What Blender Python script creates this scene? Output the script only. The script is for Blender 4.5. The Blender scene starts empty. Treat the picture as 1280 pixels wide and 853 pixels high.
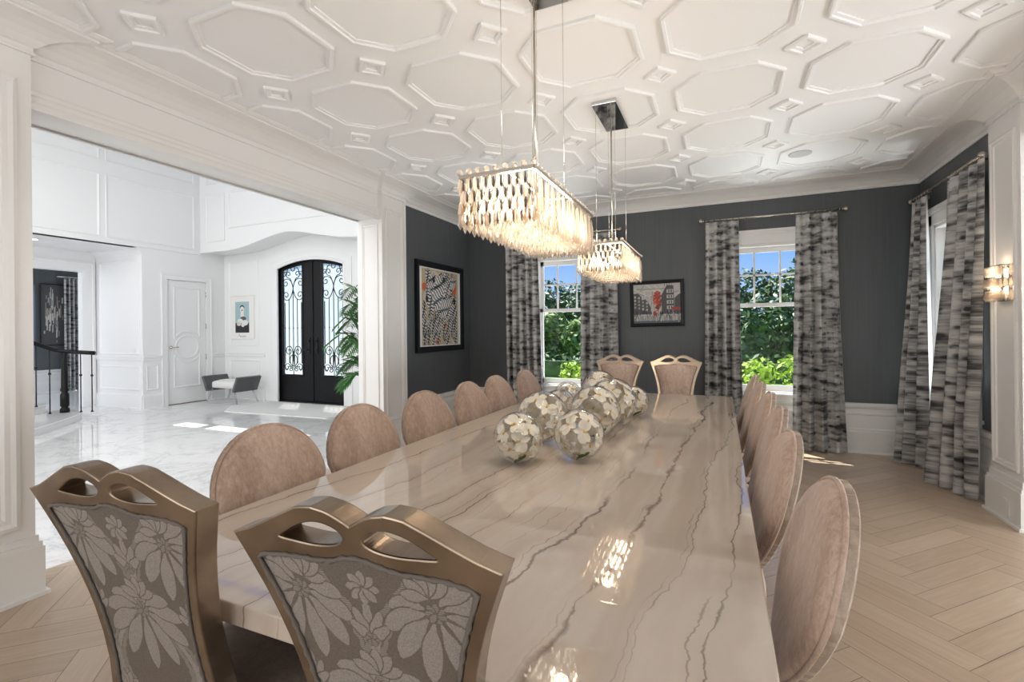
import bpy, bmesh, math, random
from mathutils import Vector, Matrix, noise as mnoise
random.seed(7)
PI = math.pi
S = bpy.context.scene
COL = S.collection

# ---------------------------------------------------------------- camera
def cam_matrix(yaw, pit, rol, loc):
    f = Vector((math.sin(yaw)*math.cos(pit), math.cos(yaw)*math.cos(pit), math.sin(pit)))
    r = Vector((math.cos(yaw), -math.sin(yaw), 0)); u = r.cross(f)
    r2 = r*math.cos(rol)+u*math.sin(rol); u2 = -r*math.sin(rol)+u*math.cos(rol)
    m = Matrix((r2, u2, -f)).transposed().to_4x4(); m.translation = loc
    return m
cd = bpy.data.cameras.new('camera'); cam = bpy.data.objects.new('camera', cd); COL.objects.link(cam)
cam.matrix_world = cam_matrix(-.4067, .0004, -.01027, Vector((0, 0, 1.42)))
cd.sensor_width = 36; cd.lens = 606.4/1280*36; cd.shift_y = -14.4/1280; cd.clip_start = .02; cd.clip_end = 300
S.camera = cam

# ---------------------------------------------------------------- light
S.view_settings.view_transform = 'Standard'; S.view_settings.look = 'None'
S.view_settings.gamma = 1; S.view_settings.use_curve_mapping = False
S.view_settings.exposure = 0.18
S.cycles.use_denoising = True
S.cycles.max_bounces = 10; S.cycles.diffuse_bounces = 5; S.cycles.glossy_bounces = 5
S.cycles.transmission_bounces = 6; S.cycles.transparent_max_bounces = 24
S.cycles.caustics_reflective = False; S.cycles.caustics_refractive = False
S.cycles.sample_clamp_indirect = 6
W = bpy.data.worlds.new('sky'); S.world = W; W.use_nodes = True
nt = W.node_tree; nt.nodes.clear()
wo = nt.nodes.new('ShaderNodeOutputWorld'); wb = nt.nodes.new('ShaderNodeBackground')
tc = nt.nodes.new('ShaderNodeTexCoord'); sx = nt.nodes.new('ShaderNodeSeparateXYZ'); cr = nt.nodes.new('ShaderNodeValToRGB')
nt.links.new(tc.outputs['Generated'], sx.inputs[0]); nt.links.new(sx.outputs['Z'], cr.inputs[0])
nt.links.new(cr.outputs[0], wb.inputs[0]); nt.links.new(wb.outputs[0], wo.inputs[0])
e = cr.color_ramp.elements; e[0].position = 0.0; e[0].color = (.55, .72, .98, 1); e[1].position = .45; e[1].color = (.07, .2, .62, 1)
k = e.new(.14); k.color = (.25, .47, .90, 1)
wb.inputs[1].default_value = 1.0
def light(name, typ, loc, direction, energy, color=(1, 1, 1), size=None, sy=None, angle=None):
    l = bpy.data.lights.new(name, typ); l.energy = energy; l.color = color
    if typ == 'AREA':
        l.shape = 'RECTANGLE'; l.size = size; l.size_y = sy or size
    if typ == 'SUN': l.angle = angle or .009
    if typ == 'POINT': l.shadow_soft_size = size or .03
    o = bpy.data.objects.new(name, l); COL.objects.link(o); o.location = loc
    o.rotation_euler = Vector(direction).to_track_quat('-Z', 'Y').to_euler()
    return o
light('sun', 'SUN', (0, 20, 30), (.3, -.33, -1), 9.0, (1, .96, .88))
light('back_room_daylight', 'AREA', (-.6, -3.0, .75), (0, .8, .6), 72, (.96, .985, 1), 5.0, 1.3)  # added fill lamp, unseen behind the camera, aimed up at the ceiling
light('side_room_daylight', 'AREA', (4.7, 2.6, .75), (-.8, -.05, .6), 150, (.96, .985, 1), 3.2, 1.3)  # added fill lamp, low and out of view at right
for x_ in (-2.0, .52): light('patio_daylight', 'AREA', (x_, 7.22, -.02), (0, -.74, .68), 125, (.95, .98, 1), 1.1, .7)  # added lamps hidden below the sills, lighting the ceiling from outside
light('side_window_daylight', 'AREA', (4.0, 6.9, 1.5), (-1, -.35, .05), 55, (.90, .96, 1), 3.2, 3.6)  # added lamp outside the right window, whitens its panes and fills the room
light('patio_daylight', 'AREA', (2.72, 5.73, -.02), (-.74, 0, .68), 110, (.95, .98, 1), .7, 1.1)  # same kind of added lamp, hidden below the right window sill
light('foyer_skylight', 'AREA', (-6.4, 2.2, 4.97), (0, .15, -1), 160, (1, 1, 1), 4.6, 4.5)  # added fill lamp under the foyer ceiling, no real opening there
light('foyer_side_daylight', 'AREA', (-7.2, -3.2, 2.6), (0, 1, .05), 195, (1, .99, .98), 6.0, 4.0)  # added fill lamp against the unseen back wall of the foyer
light('study_daylight', 'AREA', (-13.3, 2.2, 2.4), (-.5, 1, -.2), 60, (1, 1, 1), 2.0, 1.5)  # added fill lamp inside the study, brightens its grey wall

# ---------------------------------------------------------------- materials
MATS = {}
def newmat(name, color=(.8, .8, .8), rough=.5, metal=0.0, spec=.5, **kw):
    m = bpy.data.materials.new(name); m.use_nodes = True
    b = m.node_tree.nodes['Principled BSDF']
    b.inputs['Base Color'].default_value = (*color, 1); b.inputs['Roughness'].default_value = rough
    b.inputs['Metallic'].default_value = metal; b.inputs['Specular IOR Level'].default_value = spec
    for k_, v_ in kw.items(): b.inputs[k_].default_value = v_
    MATS[name] = m
    return m
def NN(m, typ, ins=None, **props):
    n = m.node_tree.nodes.new(typ)
    for k_, v_ in props.items(): setattr(n, k_, v_)
    for k_, v_ in (ins or {}).items():
        if isinstance(v_, bpy.types.NodeSocket): m.node_tree.links.new(v_, n.inputs[k_])
        else: n.inputs[k_].default_value = v_
    return n
def LK(m, a, b): m.node_tree.links.new(a, b)
def BS(m): return m.node_tree.nodes['Principled BSDF']
def ramp(m, fac, stops):
    n = NN(m, 'ShaderNodeValToRGB'); LK(m, fac, n.inputs[0]); el = n.color_ramp.elements
    el[0].position, el[0].color = stops[0][0], (*stops[0][1], 1)
    el[1].position, el[1].color = stops[-1][0], (*stops[-1][1], 1)
    for p, c in stops[1:-1]:
        x = el.new(p); x.color = (*c, 1)
    return n.outputs[0]
def coords(m, kind='Object', scale=(1, 1, 1), rot=(0, 0, 0)):
    t = NN(m, 'ShaderNodeTexCoord'); mp = NN(m, 'ShaderNodeMapping')
    LK(m, t.outputs[kind], mp.inputs[0]); mp.inputs['Scale'].default_value = scale; mp.inputs['Rotation'].default_value = rot
    return mp.outputs[0]
def mathn(m, op, a, b=None, c=None, clamp=False):
    n = NN(m, 'ShaderNodeMath', operation=op, use_clamp=clamp)
    for i, v in enumerate((a, b, c)):
        if v is None: continue
        if isinstance(v, bpy.types.NodeSocket): LK(m, v, n.inputs[i])
        else: n.inputs[i].default_value = v
    return n.outputs[0]
def mixc(m, fac, a, b, mode='MIX'):
    n = NN(m, 'ShaderNodeMix', data_type='RGBA', blend_type=mode)
    for sock, v in ((n.inputs[0], fac), (n.inputs[6], a), (n.inputs[7], b)):
        if isinstance(v, bpy.types.NodeSocket): LK(m, v, sock)
        elif isinstance(v, tuple): sock.default_value = (*v, 1)
        else: sock.default_value = v
    return n.outputs[2]
def bump(m, height, strength=.2, dist=.01):
    n = NN(m, 'ShaderNodeBump'); n.inputs['Strength'].default_value = strength; n.inputs['Distance'].default_value = dist
    LK(m, height, n.inputs['Height']); LK(m, n.outputs[0], BS(m).inputs['Normal'])
def nz(m, vec, scale, detail=3, rough=.5, dist=0.0):
    n = NN(m, 'ShaderNodeTexNoise', {'Scale': scale, 'Detail': detail, 'Roughness': rough, 'Distortion': dist}); LK(m, vec, n.inputs['Vector'])
    return n.outputs['Fac']

m = newmat('white_paint', (.79, .78, .765), .32)
m = newmat('foyer_paint', (.82, .825, .83), .28)
m = newmat('ceiling_paint', (.82, .818, .815), .6)
m = newmat('dark_wallcover', (.060, .066, .071), .45)
c = coords(m, 'Object', (60, 60, 1.2)); f = nz(m, c, 1.0, 3)
LK(m, ramp(m, f, [(.25, (.074, .082, .088)), (.75, (.090, .099, .106))]), BS(m).inputs['Base Color'])
m = newmat('oak', (.5, .36, .24), .28)
a = NN(m, 'ShaderNodeAttribute', attribute_name='plank'); sep = NN(m, 'ShaderNodeSeparateColor'); LK(m, a.outputs['Color'], sep.inputs[0])
uv = NN(m, 'ShaderNodeUVMap', uv_map='UVMap'); mp = NN(m, 'ShaderNodeMapping'); LK(m, uv.outputs[0], mp.inputs[0]); mp.inputs['Scale'].default_value = (3, 40, 1)
g = nz(m, mp.outputs[0], 1.0, 4, .6, .4)
base = ramp(m, sep.outputs[0], [(0, (.42, .315, .225)), (.5, (.48, .37, .27)), (1, (.55, .435, .325))])
LK(m, mixc(m, .35, base, ramp(m, g, [(.3, (.38, .28, .195)), (.7, (.60, .48, .36))])), BS(m).inputs['Base Color'])
bump(m, g, .03, .002)
m = newmat('marble', (.78, .78, .78), .05)
c = coords(m, 'Object', (1, 1, 1), (0, 0, .5)); w1 = nz(m, c, .9, 6, .6, 1.0)
v1 = mathn(m, 'ABSOLUTE', mathn(m, 'SUBTRACT', w1, .5)); w2 = nz(m, c, 2.6, 5, .6, 1.2); v2 = mathn(m, 'ABSOLUTE', mathn(m, 'SUBTRACT', w2, .47))
col = mixc(m, 1.0, ramp(m, v1, [(0, (.62, .63, .64)), (.012, (.74, .745, .75)), (.05, (.81, .81, .81))]), ramp(m, v2, [(0, (.86, .86, .87)), (.010, (.97, .97, .97)), (.04, (1, 1, 1))]), 'MULTIPLY')
br = NN(m, 'ShaderNodeTexBrick', {'Scale': 1.0, 'Mortar Size': .002, 'Brick Width': 1.2, 'Row Height': .6}); br.offset = .0
br.inputs['Color1'].default_value = br.inputs['Color2'].default_value = (1, 1, 1, 1); br.inputs['Mortar'].default_value = (.82, .82, .82, 1)
LK(m, coords(m, 'Object'), br.inputs['Vector'])
LK(m, mixc(m, 1.0, col, br.outputs[0], 'MULTIPLY'), BS(m).inputs['Base Color'])
m = newmat('step_stone', (.78, .78, .78), .12)
m = newmat('quartzite', (.5, .4, .32), .018, spec=1.0)
c0 = coords(m, 'Object'); sp0 = NN(m, 'ShaderNodeSeparateXYZ'); LK(m, c0, sp0.inputs[0])
def mapped(sc, lo=(0, 0, 0)):
    q = NN(m, 'ShaderNodeMapping'); LK(m, c0, q.inputs[0]); q.inputs['Scale'].default_value = sc; q.inputs['Location'].default_value = lo; return q.outputs[0]
low = nz(m, mapped((.9, .55, 1)), 1.0, 2, .5); mid = nz(m, mapped((2, 3.0, 2)), 1.0, 3, .6); zig = nz(m, mapped((9, 16, 9)), 1.0, 3, .7)
u = mathn(m, 'MULTIPLY_ADD', sp0.outputs[1], -.055, sp0.outputs[0])
for q, amp in ((low, .42), (mid, .11), (zig, .028)): u = mathn(m, 'MULTIPLY_ADD', mathn(m, 'SUBTRACT', q, .5), amp, u)
def n1d(sc, off, det=1):
    q = NN(m, 'ShaderNodeTexNoise', noise_dimensions='1D'); q.inputs['Scale'].default_value = sc; q.inputs['Detail'].default_value = det; LK(m, mathn(m, 'ADD', u, off), q.inputs['W']); return q.outputs['Fac']
soft = ramp(m, mathn(m, 'ADD', mathn(m, 'MULTIPLY', n1d(9, 3, 4), .7), mathn(m, 'MULTIPLY', nz(m, mapped((16, 1.2, 16)), 1.0, 4, .6), .3)), [(.32, (.49, .405, .335)), (.5, (.535, .452, .382)), (.66, (.565, .485, .415))])
brk = nz(m, mapped((2.6, 1.1, 1), (4, 2, 0)), 1.0, 2); brk2 = nz(m, mapped((4.5, 1.5, 1), (8, 5, 0)), 1.0, 2); wv = nz(m, mapped((3, 6, 1), (1, 7, 0)), 1.0, 3, .6)
def mrange(v, a_, b_, c_, d_):
    g_ = NN(m, 'ShaderNodeMapRange'); LK(m, v, g_.inputs[0])
    for i_, q in enumerate((a_, b_, c_, d_)): g_.inputs[1+i_].default_value = q
    return g_.outputs[0]
def lines(freq, jit, off, wmin, wmax, br, lo_, hi_):
    ph = mathn(m, 'MULTIPLY_ADD', u, freq, mathn(m, 'MULTIPLY', n1d(2.3, off), jit))
    d = mathn(m, 'DIVIDE', mathn(m, 'PINGPONG', ph, .5), mrange(wv, .35, .65, wmin, wmax))
    return mathn(m, 'MULTIPLY', mathn(m, 'POWER', mathn(m, 'SUBTRACT', 1.0, d, clamp=True), .6), mrange(br, lo_, hi_, 0, 1))
col_ = mixc(m, mathn(m, 'MULTIPLY', lines(4.2, 2.2, 1.7, .05, .16, brk, .40, .62), .20), soft, (.33, .26, .205))
col_ = mixc(m, mathn(m, 'MULTIPLY', lines(4.2, 2.2, 1.7, .008, .026, brk, .34, .5), .9), col_, (.15, .112, .088))
col_ = mixc(m, mathn(m, 'MULTIPLY', lines(9.0, 3.0, 6.3, .010, .028, brk2, .47, .60), .7), col_, (.20, .15, .12))
big = mathn(m, 'DIVIDE', mathn(m, 'ABSOLUTE', mathn(m, 'SUBTRACT', u, .60)), mrange(wv, .4, .62, .002, .022))
col_ = mixc(m, mathn(m, 'MULTIPLY', mathn(m, 'SUBTRACT', 1.0, big, clamp=True), .8), col_, (.16, .122, .098))
LK(m, col_, BS(m).inputs['Base Color'])
def velvet(name, dark, mid, lite, sc=26):
    m = newmat(name, mid, .75); c = coords(m, 'Object', (1, 1, .38)); a_ = nz(m, c, sc*2.2, 5, .8, .3); b_ = nz(m, c, 5, 3)
    f_ = mathn(m, 'MULTIPLY_ADD', b_, .5, mathn(m, 'MULTIPLY', a_, .5))
    LK(m, ramp(m, f_, [(.36, dark), (.5, mid), (.62, lite)]), BS(m).inputs['Base Color'])
    BS(m).inputs['Sheen Weight'].default_value = .5; BS(m).inputs['Sheen Roughness'].default_value = .35; BS(m).inputs['Sheen Tint'].default_value = (1, .9, .84, 1)
    bump(m, a_, .15, .002); return m
velvet('velvet', (.30, .20, .15), (.46, .335, .265), (.58, .45, .375))
velvet('velvet_brown', (.12, .09, .075), (.18, .14, .115), (.24, .19, .16))
m = velvet('quilt', (.26, .19, .145), (.36, .28, .22), (.46, .37, .30))
m.node_tree.nodes.active = None
def diamond(m, sc):
    c = coords(m, 'Object', (sc, sc, sc)); s = NN(m, 'ShaderNodeSeparateXYZ'); LK(m, c, s.inputs[0])
    p = mathn(m, 'PINGPONG', mathn(m, 'ADD', s.outputs[0], s.outputs[2]), 1.0); q = mathn(m, 'PINGPONG', mathn(m, 'SUBTRACT', s.outputs[0], s.outputs[2]), 1.0)
    return mathn(m, 'MINIMUM', mathn(m, 'ABSOLUTE', p), mathn(m, 'ABSOLUTE', q))
bump(m, diamond(m, 28), .6, .012)
m = newmat('champagne_metal', (.36, .28, .21), .27, .9)
c = coords(m, 'Object', (9, 9, 9)); f = nz(m, c, 1.0, 4)
LK(m, ramp(m, f, [(.35, (.20, .15, .11)), (.65, (.33, .26, .195))]), BS(m).inputs['Base Color'])
m = newmat('pale_metal', (.50, .41, .32), .28, .9)
m = newmat('damask', (.2, .17, .15), .65)
at = NN(m, 'ShaderNodeAttribute', attribute_name='pattern'); sp_ = NN(m, 'ShaderNodeSeparateColor'); LK(m, at.outputs['Color'], sp_.inputs[0])
wv_ = NN(m, 'ShaderNodeTexWave', {'Scale': 75.0}); LK(m, coords(m), wv_.inputs['Vector']); wv_.bands_direction = 'Z'
fn = nz(m, coords(m, 'Object', (320, 320, 320)), 1.0, 2)
fl = ramp(m, fn, [(.35, (.205, .178, .160)), (.65, (.285, .25, .225))]); rb = ramp(m, wv_.outputs['Fac'], [(.2, (.15, .127, .108)), (.8, (.235, .205, .18))]); gd = ramp(m, fn, [(.35, (.105, .084, .068)), (.65, (.14, .113, .093))])
def edge(v): return ramp(m, v, [(.35, (0, 0, 0)), (.65, (1, 1, 1))])
LK(m, mixc(m, edge(sp_.outputs[0]), mixc(m, edge(sp_.outputs[1]), gd, rb), fl), BS(m).inputs['Base Color'])
bump(m, mathn(m, 'MAXIMUM', sp_.outputs[0], sp_.outputs[1]), .35, .002)
m = newmat('damask_ribbon', (.135, .115, .10), .75)
newmat('brown_lacquer', (.11, .068, .042), .35)
newmat('black_wood', (.007, .007, .008), .4, spec=.25)
newmat('iron', (.012, .012, .013), .4, .4)
newmat('chrome', (.78, .76, .72), .08, 1.0)
newmat('nickel', (.50, .46, .40), .2, 1.0)
newmat('mirror_steel', (.72, .72, .72), .03, 1.0)
newmat('frame_black', (.009, .010, .012), .35, spec=.25)
newmat('mat_board', (.80, .79, .77), .7)
newmat('rug_wool', (.74, .735, .72), .9)
newmat('cushion_white', (.74, .74, .73), .8)
m = newmat('grey_velvet', (.075, .078, .082), .7); BS(m).inputs['Sheen Weight'].default_value = .4
newmat('petal_white', (.76, .70, .60), .55, **{'Subsurface Weight': .0})
newmat('petal_centre', (.62, .42, .12), .6)
newmat('leaf_dark', (.06, .16, .02), .45)
newmat('palm_leaf', (.06, .20, .045), .4)
newmat('pot_silver', (.45, .46, .47), .3, .6)
newmat('plastic_white', (.78, .78, .77), .35)
newmat('bark', (.09, .06, .04), .9)
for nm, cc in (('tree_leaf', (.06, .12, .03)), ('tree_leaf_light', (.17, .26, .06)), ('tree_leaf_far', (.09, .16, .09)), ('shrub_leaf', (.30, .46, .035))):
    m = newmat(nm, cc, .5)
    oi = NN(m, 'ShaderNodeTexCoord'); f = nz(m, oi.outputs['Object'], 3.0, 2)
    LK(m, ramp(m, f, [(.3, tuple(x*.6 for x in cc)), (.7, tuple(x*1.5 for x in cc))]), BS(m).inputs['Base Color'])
m = newmat('lawn', (.13, .24, .04), .9)
newmat('paving', (.50, .48, .45), .9)
newmat('stone_planter', (.55, .52, .48), .9)
def thinglass(name, tint=(1, 1, 1), rough=.0, add=.0, f0=1.45):
    m = bpy.data.materials.new(name); m.use_nodes = True; t = m.node_tree; t.nodes.clear(); MATS[name] = m
    o = t.nodes.new('ShaderNodeOutputMaterial'); mx = t.nodes.new('ShaderNodeMixShader'); tr = t.nodes.new('ShaderNodeBsdfTransparent'); gl = t.nodes.new('ShaderNodeBsdfGlossy'); fr = t.nodes.new('ShaderNodeLayerWeight')
    tr.inputs[0].default_value = (*tint, 1); gl.inputs['Roughness'].default_value = rough
    pw = t.nodes.new('ShaderNodeMath'); pw.operation = 'POWER'; pw.inputs[1].default_value = f0; ad = t.nodes.new('ShaderNodeMath'); ad.operation = 'ADD'; ad.inputs[1].default_value = add; ad.use_clamp = True
    t.links.new(fr.outputs['Facing'], pw.inputs[0]); t.links.new(pw.outputs[0], ad.inputs[0]); t.links.new(ad.outputs[0], mx.inputs[0]); t.links.new(tr.outputs[0], mx.inputs[1]); t.links.new(gl.outputs[0], mx.inputs[2]); t.links.new(mx.outputs[0], o.inputs[0])
    return m
thinglass('window_glass', (.97, .98, .98), .0, .003, 9)
thinglass('globe_glass', (.985, .985, .98), .0, .03, 3.2)
thinglass('acrylic', (.85, .88, .9), .05, .1, 3)
m = thinglass('crystal', (.93, .88, .82), .06, .14, 1.6)
t = m.node_tree; o = [n for n in t.nodes if n.type == 'OUTPUT_MATERIAL'][0]; mx0 = [n for n in t.nodes if n.type == 'MIX_SHADER'][0]
tl = t.nodes.new('ShaderNodeBsdfTranslucent'); tl.inputs[0].default_value = (.95, .86, .76, 1); mx1 = t.nodes.new('ShaderNodeMixShader'); mx1.inputs[0].default_value = .36
t.links.new(mx0.outputs[0], mx1.inputs[1]); t.links.new(tl.outputs[0], mx1.inputs[2]); t.links.new(mx1.outputs[0], o.inputs[0])
m = thinglass('crystal_amber', (.72, .58, .42), .06, .14, 1.8)
m = thinglass('crystal_smoke', (.30, .21, .13), .06, .12, 2)
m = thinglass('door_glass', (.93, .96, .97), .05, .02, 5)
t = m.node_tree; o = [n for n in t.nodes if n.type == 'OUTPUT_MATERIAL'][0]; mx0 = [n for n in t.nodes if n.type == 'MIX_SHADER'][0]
tl = t.nodes.new('ShaderNodeBsdfTranslucent'); tl.inputs[0].default_value = (.86, .93, .95, 1); mx1 = t.nodes.new('ShaderNodeMixShader'); mx1.inputs[0].default_value = .45  # translucent haze mixed into the pane so the doorway reads overexposed
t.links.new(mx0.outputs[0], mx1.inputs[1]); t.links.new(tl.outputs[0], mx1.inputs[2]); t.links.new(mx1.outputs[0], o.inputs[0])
def emit(name, color, strength):
    m = bpy.data.materials.new(name); m.use_nodes = True; t = m.node_tree; t.nodes.clear(); MATS[name] = m
    o = t.nodes.new('ShaderNodeOutputMaterial'); e_ = t.nodes.new('ShaderNodeEmission'); e_.inputs[0].default_value = (*color, 1); e_.inputs[1].default_value = strength
    t.links.new(e_.outputs[0], o.inputs[0]); return m
emit('bulb_glow', (1, .80, .58), 14); emit('downlight_glow', (1, .93, .82), 12)
# ikat curtain cloth
def ikat(name, pal, seed):
    m = newmat(name, (.3, .3, .3), .7)
    uv = NN(m, 'ShaderNodeUVMap', uv_map='UVMap')
    def mpd(s, l):
        q = NN(m, 'ShaderNodeMapping'); LK(m, uv.outputs[0], q.inputs[0]); q.inputs['Scale'].default_value = s; q.inputs['Location'].default_value = l; return q.outputs[0]
    big = nz(m, mpd((2.2, 4.0, 1), (seed, 2, 0)), 1.0, 2, .5); band = nz(m, mpd((2.0, 19, 1), (seed, 9, 1)), 1.0, 2, .5); thin = nz(m, mpd((9, 90, 1), (seed, 5, 3)), 1.0, 2, .6)
    vo = NN(m, 'ShaderNodeTexVoronoi', {'Scale': 1.0, 'Randomness': .75}); LK(m, mpd((7.5, 15, 1), (seed, 3, 0)), vo.inputs['Vector'])
    lens = mathn(m, 'SUBTRACT', 1.0, mathn(m, 'MULTIPLY', vo.outputs['Distance'], 2.6), clamp=True)
    s = NN(m, 'ShaderNodeSeparateXYZ'); LK(m, uv.outputs[0], s.inputs[0])
    colw = mathn(m, 'SINE', mathn(m, 'MULTIPLY', s.outputs[0], 2*PI/.30))
    v = mathn(m, 'ADD', mathn(m, 'MULTIPLY', big, .30), mathn(m, 'MULTIPLY', band, .55))
    v = mathn(m, 'ADD', v, mathn(m, 'MULTIPLY', thin, .15)); v = mathn(m, 'ADD', v, mathn(m, 'MULTIPLY', colw, .03)); v = mathn(m, 'MULTIPLY_ADD', lens, -.15, v)
    LK(m, ramp(m, v, [(.36, pal[0]), (.42, pal[1]), (.485, pal[2]), (.58, pal[3])]), BS(m).inputs['Base Color'])
    return m
ikat('ikat_cloth', ((.022, .022, .026), (.11, .108, .107), (.28, .274, .268), (.50, .492, .48)), 1)
newmat('lining', (.78, .78, .76), .8)
m = ikat('leopard_cloth', ((.03, .03, .03), (.14, .14, .14), (.33, .33, .32), (.5, .5, .48)), 5)

# ---------------------------------------------------------------- mesh helpers
class MB:
    def __init__(s): s.v = []; s.f = []; s.mi = []; s.sm = []
    def add(s, vs, fs, mi=0, smooth=False):
        o = len(s.v); s.v += [tuple(p) for p in vs]
        for f in fs: s.f.append([i+o for i in f]); s.mi.append(mi); s.sm.append(smooth)
        return s
    def box(s, x0, x1, y0, y1, z0, z1, mi=0):
        x0, x1 = min(x0, x1), max(x0, x1); y0, y1 = min(y0, y1), max(y0, y1); z0, z1 = min(z0, z1), max(z0, z1)
        v = [(x0, y0, z0), (x1, y0, z0), (x1, y1, z0), (x0, y1, z0), (x0, y0, z1), (x1, y0, z1), (x1, y1, z1), (x0, y1, z1)]
        return s.add(v, [(0, 3, 2, 1), (4, 5, 6, 7), (0, 1, 5, 4), (1, 2, 6, 5), (2, 3, 7, 6), (3, 0, 4, 7)], mi)
    def tube(s, pts, r, n=8, mi=0, caps=True, smooth=True, closed=False):
        pts = [Vector(p) for p in pts]; m_ = len(pts)
        rs = r if isinstance(r, (list, tuple)) else [r]*m_
        vs = []; prev = None
        for i, p in enumerate(pts):
            if closed: d = pts[(i+1) % m_]-pts[i-1]
            else: d = pts[min(i+1, m_-1)]-pts[max(i-1, 0)]
            d.normalize()
            if prev is None:
                a_ = Vector((0, 0, 1)) if abs(d.z) < .9 else Vector((1, 0, 0)); x = d.cross(a_).normalized()
            else: x = (prev-d*prev.dot(d)).normalized()
            prev = x; y = d.cross(x)
            for j in range(n):
                t_ = 2*PI*j/n; vs.append(p+(x*math.cos(t_)+y*math.sin(t_))*rs[i])
        fs = []
        for i in range(m_ if closed else m_-1):
            for j in range(n):
                i2 = (i+1) % m_; fs.append((i*n+j, i*n+(j+1) % n, i2*n+(j+1) % n, i2*n+j))
        if caps and not closed: fs += [tuple(range(n-1, -1, -1)), tuple((m_-1)*n+j for j in range(n))]
        return s.add(vs, fs, mi, smooth)
    def lathe(s, prof, n=20, c=(0, 0, 0), mi=0, smooth=True):
        vs = []; fs = []; k_ = len(prof)
        for r_, z_ in prof:
            for j in range(n):
                t_ = 2*PI*j/n; vs.append((c[0]+r_*math.cos(t_), c[1]+r_*math.sin(t_), c[2]+z_))
        for i in range(k_-1):
            for j in range(n): fs.append((i*n+j, i*n+(j+1) % n, (i+1)*n+(j+1) % n, (i+1)*n+j))
        if prof[0][0] > 1e-5: fs.append(tuple(range(n-1, -1, -1)))
        if prof[-1][0] > 1e-5: fs.append(tuple((k_-1)*n+j for j in range(n)))
        return s.add(vs, fs, mi, smooth)
    def sphere(s, c, r, n=14, k=8, mi=0, sc=(1, 1, 1)):
        prof = [(max(1e-4, math.sin(PI*i/k))*r, -math.cos(PI*i/k)*r) for i in range(k+1)]
        o = len(s.v); s.lathe(prof, n, (0, 0, 0), mi)
        for i in range(o, len(s.v)):
            x, y, z = s.v[i]; s.v[i] = (c[0]+x*sc[0], c[1]+y*sc[1], c[2]+z*sc[2])
        return s
    def prism(s, poly, h0, h1, axis='z', mi=0):
        n = len(poly); P = {'z': lambda a, b, h: (a, b, h), 'y': lambda a, b, h: (a, h, b), 'x': lambda a, b, h: (h, a, b)}[axis]
        vs = [P(a, b, h0) for a, b in poly]+[P(a, b, h1) for a, b in poly]
        fs = [tuple(range(n-1, -1, -1)), tuple(range(n, 2*n))]+[(i, (i+1) % n, (i+1) % n+n, i+n) for i in range(n)]
        return s.add(vs, fs, mi)
    def sweep(s, path, prof, closed=False, mi=0, up=Vector((0, 0, 1)), side=1, cap=True, smooth=False):
        """profile (d, h): d to the side of the path, h along up; mitred"""
        path = [Vector(p) for p in path]; m_ = len(path); k_ = len(prof); vs = []
        for i, p in enumerate(path):
            if closed or 0 < i < m_-1:
                d0 = (p-path[i-1]).normalized(); d1 = (path[(i+1) % m_]-p).normalized()
            elif i == 0: d0 = d1 = (path[1]-p).normalized()
            else: d0 = d1 = (p-path[-2]).normalized()
            n0 = up.cross(d0)*side; n1 = up.cross(d1)*side
            b = n0+n1
            b = b/max(.15, (1+n0.dot(n1))) if b.length > 1e-6 else n0
            for d, h in prof: vs.append(p+b*d+up*h)
        fs = []
        for i in range(m_ if closed else m_-1):
            i2 = (i+1) % m_
            for j in range(k_-1): fs.append((i*k_+j, i*k_+j+1, i2*k_+j+1, i2*k_+j))
        if cap and not closed: fs += [tuple(range(k_)), tuple((m_-1)*k_+j for j in range(k_-1, -1, -1))]
        return s.add(vs, fs, mi, smooth)
    def xf(s, M, start=0):
        for i in range(start, len(s.v)): s.v[i] = tuple(M @ Vector(s.v[i]))
        return s
    def mesh(s, name, mats):
        me = bpy.data.meshes.new(name); me.from_pydata(s.v, [], s.f)
        for q in (mats if isinstance(mats, (list, tuple)) else [mats]): me.materials.append(MATS[q])
        me.polygons.foreach_set('material_index', s.mi); me.polygons.foreach_set('use_smooth', s.sm)
        bm = bmesh.new(); bm.from_mesh(me); bmesh.ops.recalc_face_normals(bm, faces=bm.faces); bm.to_mesh(me); bm.free()
        return me
    def obj(s, name, mats, parent=None, **kw):
        return link(name, s.mesh(name, mats), parent, **kw)
def link(name, me, parent=None, label=None, cat=None, group=None, kind=None, loc=None, rotz=None, bevel=None):
    o = bpy.data.objects.new(name, me); COL.objects.link(o)
    if parent: o.parent = parent
    if label: o['label'] = label
    if cat: o['category'] = cat
    if group: o['group'] = group
    if kind: o['kind'] = kind
    if loc: o.location = loc
    if rotz: o.rotation_euler[2] = rotz
    if bevel:
        b = o.modifiers.new('bevel', 'BEVEL'); b.width = bevel; b.segments = 2; b.limit_method = 'ANGLE'
    return o
def thing(name, label, cat, loc=(0, 0, 0), rotz=0, group=None):
    o = link(name, None, None, label, cat, group, None, loc); o.rotation_euler = (0, 0, rotz); o.empty_display_size = .1
    return o
def dup(root, loc, rotz=0, label=None, group=None):
    r = root.copy(); COL.objects.link(r); r.location = loc; r.rotation_euler = (0, 0, rotz)
    if label: r['label'] = label
    if group: r['group'] = group
    def rec(a_, b_):
        for ch in list(a_.children):
            if ch.name in seen: continue
            c_ = ch.copy(); COL.objects.link(c_); c_.parent = b_; seen.add(c_.name); rec(ch, c_)
    seen = set(); rec(root, r)
    return r
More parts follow.
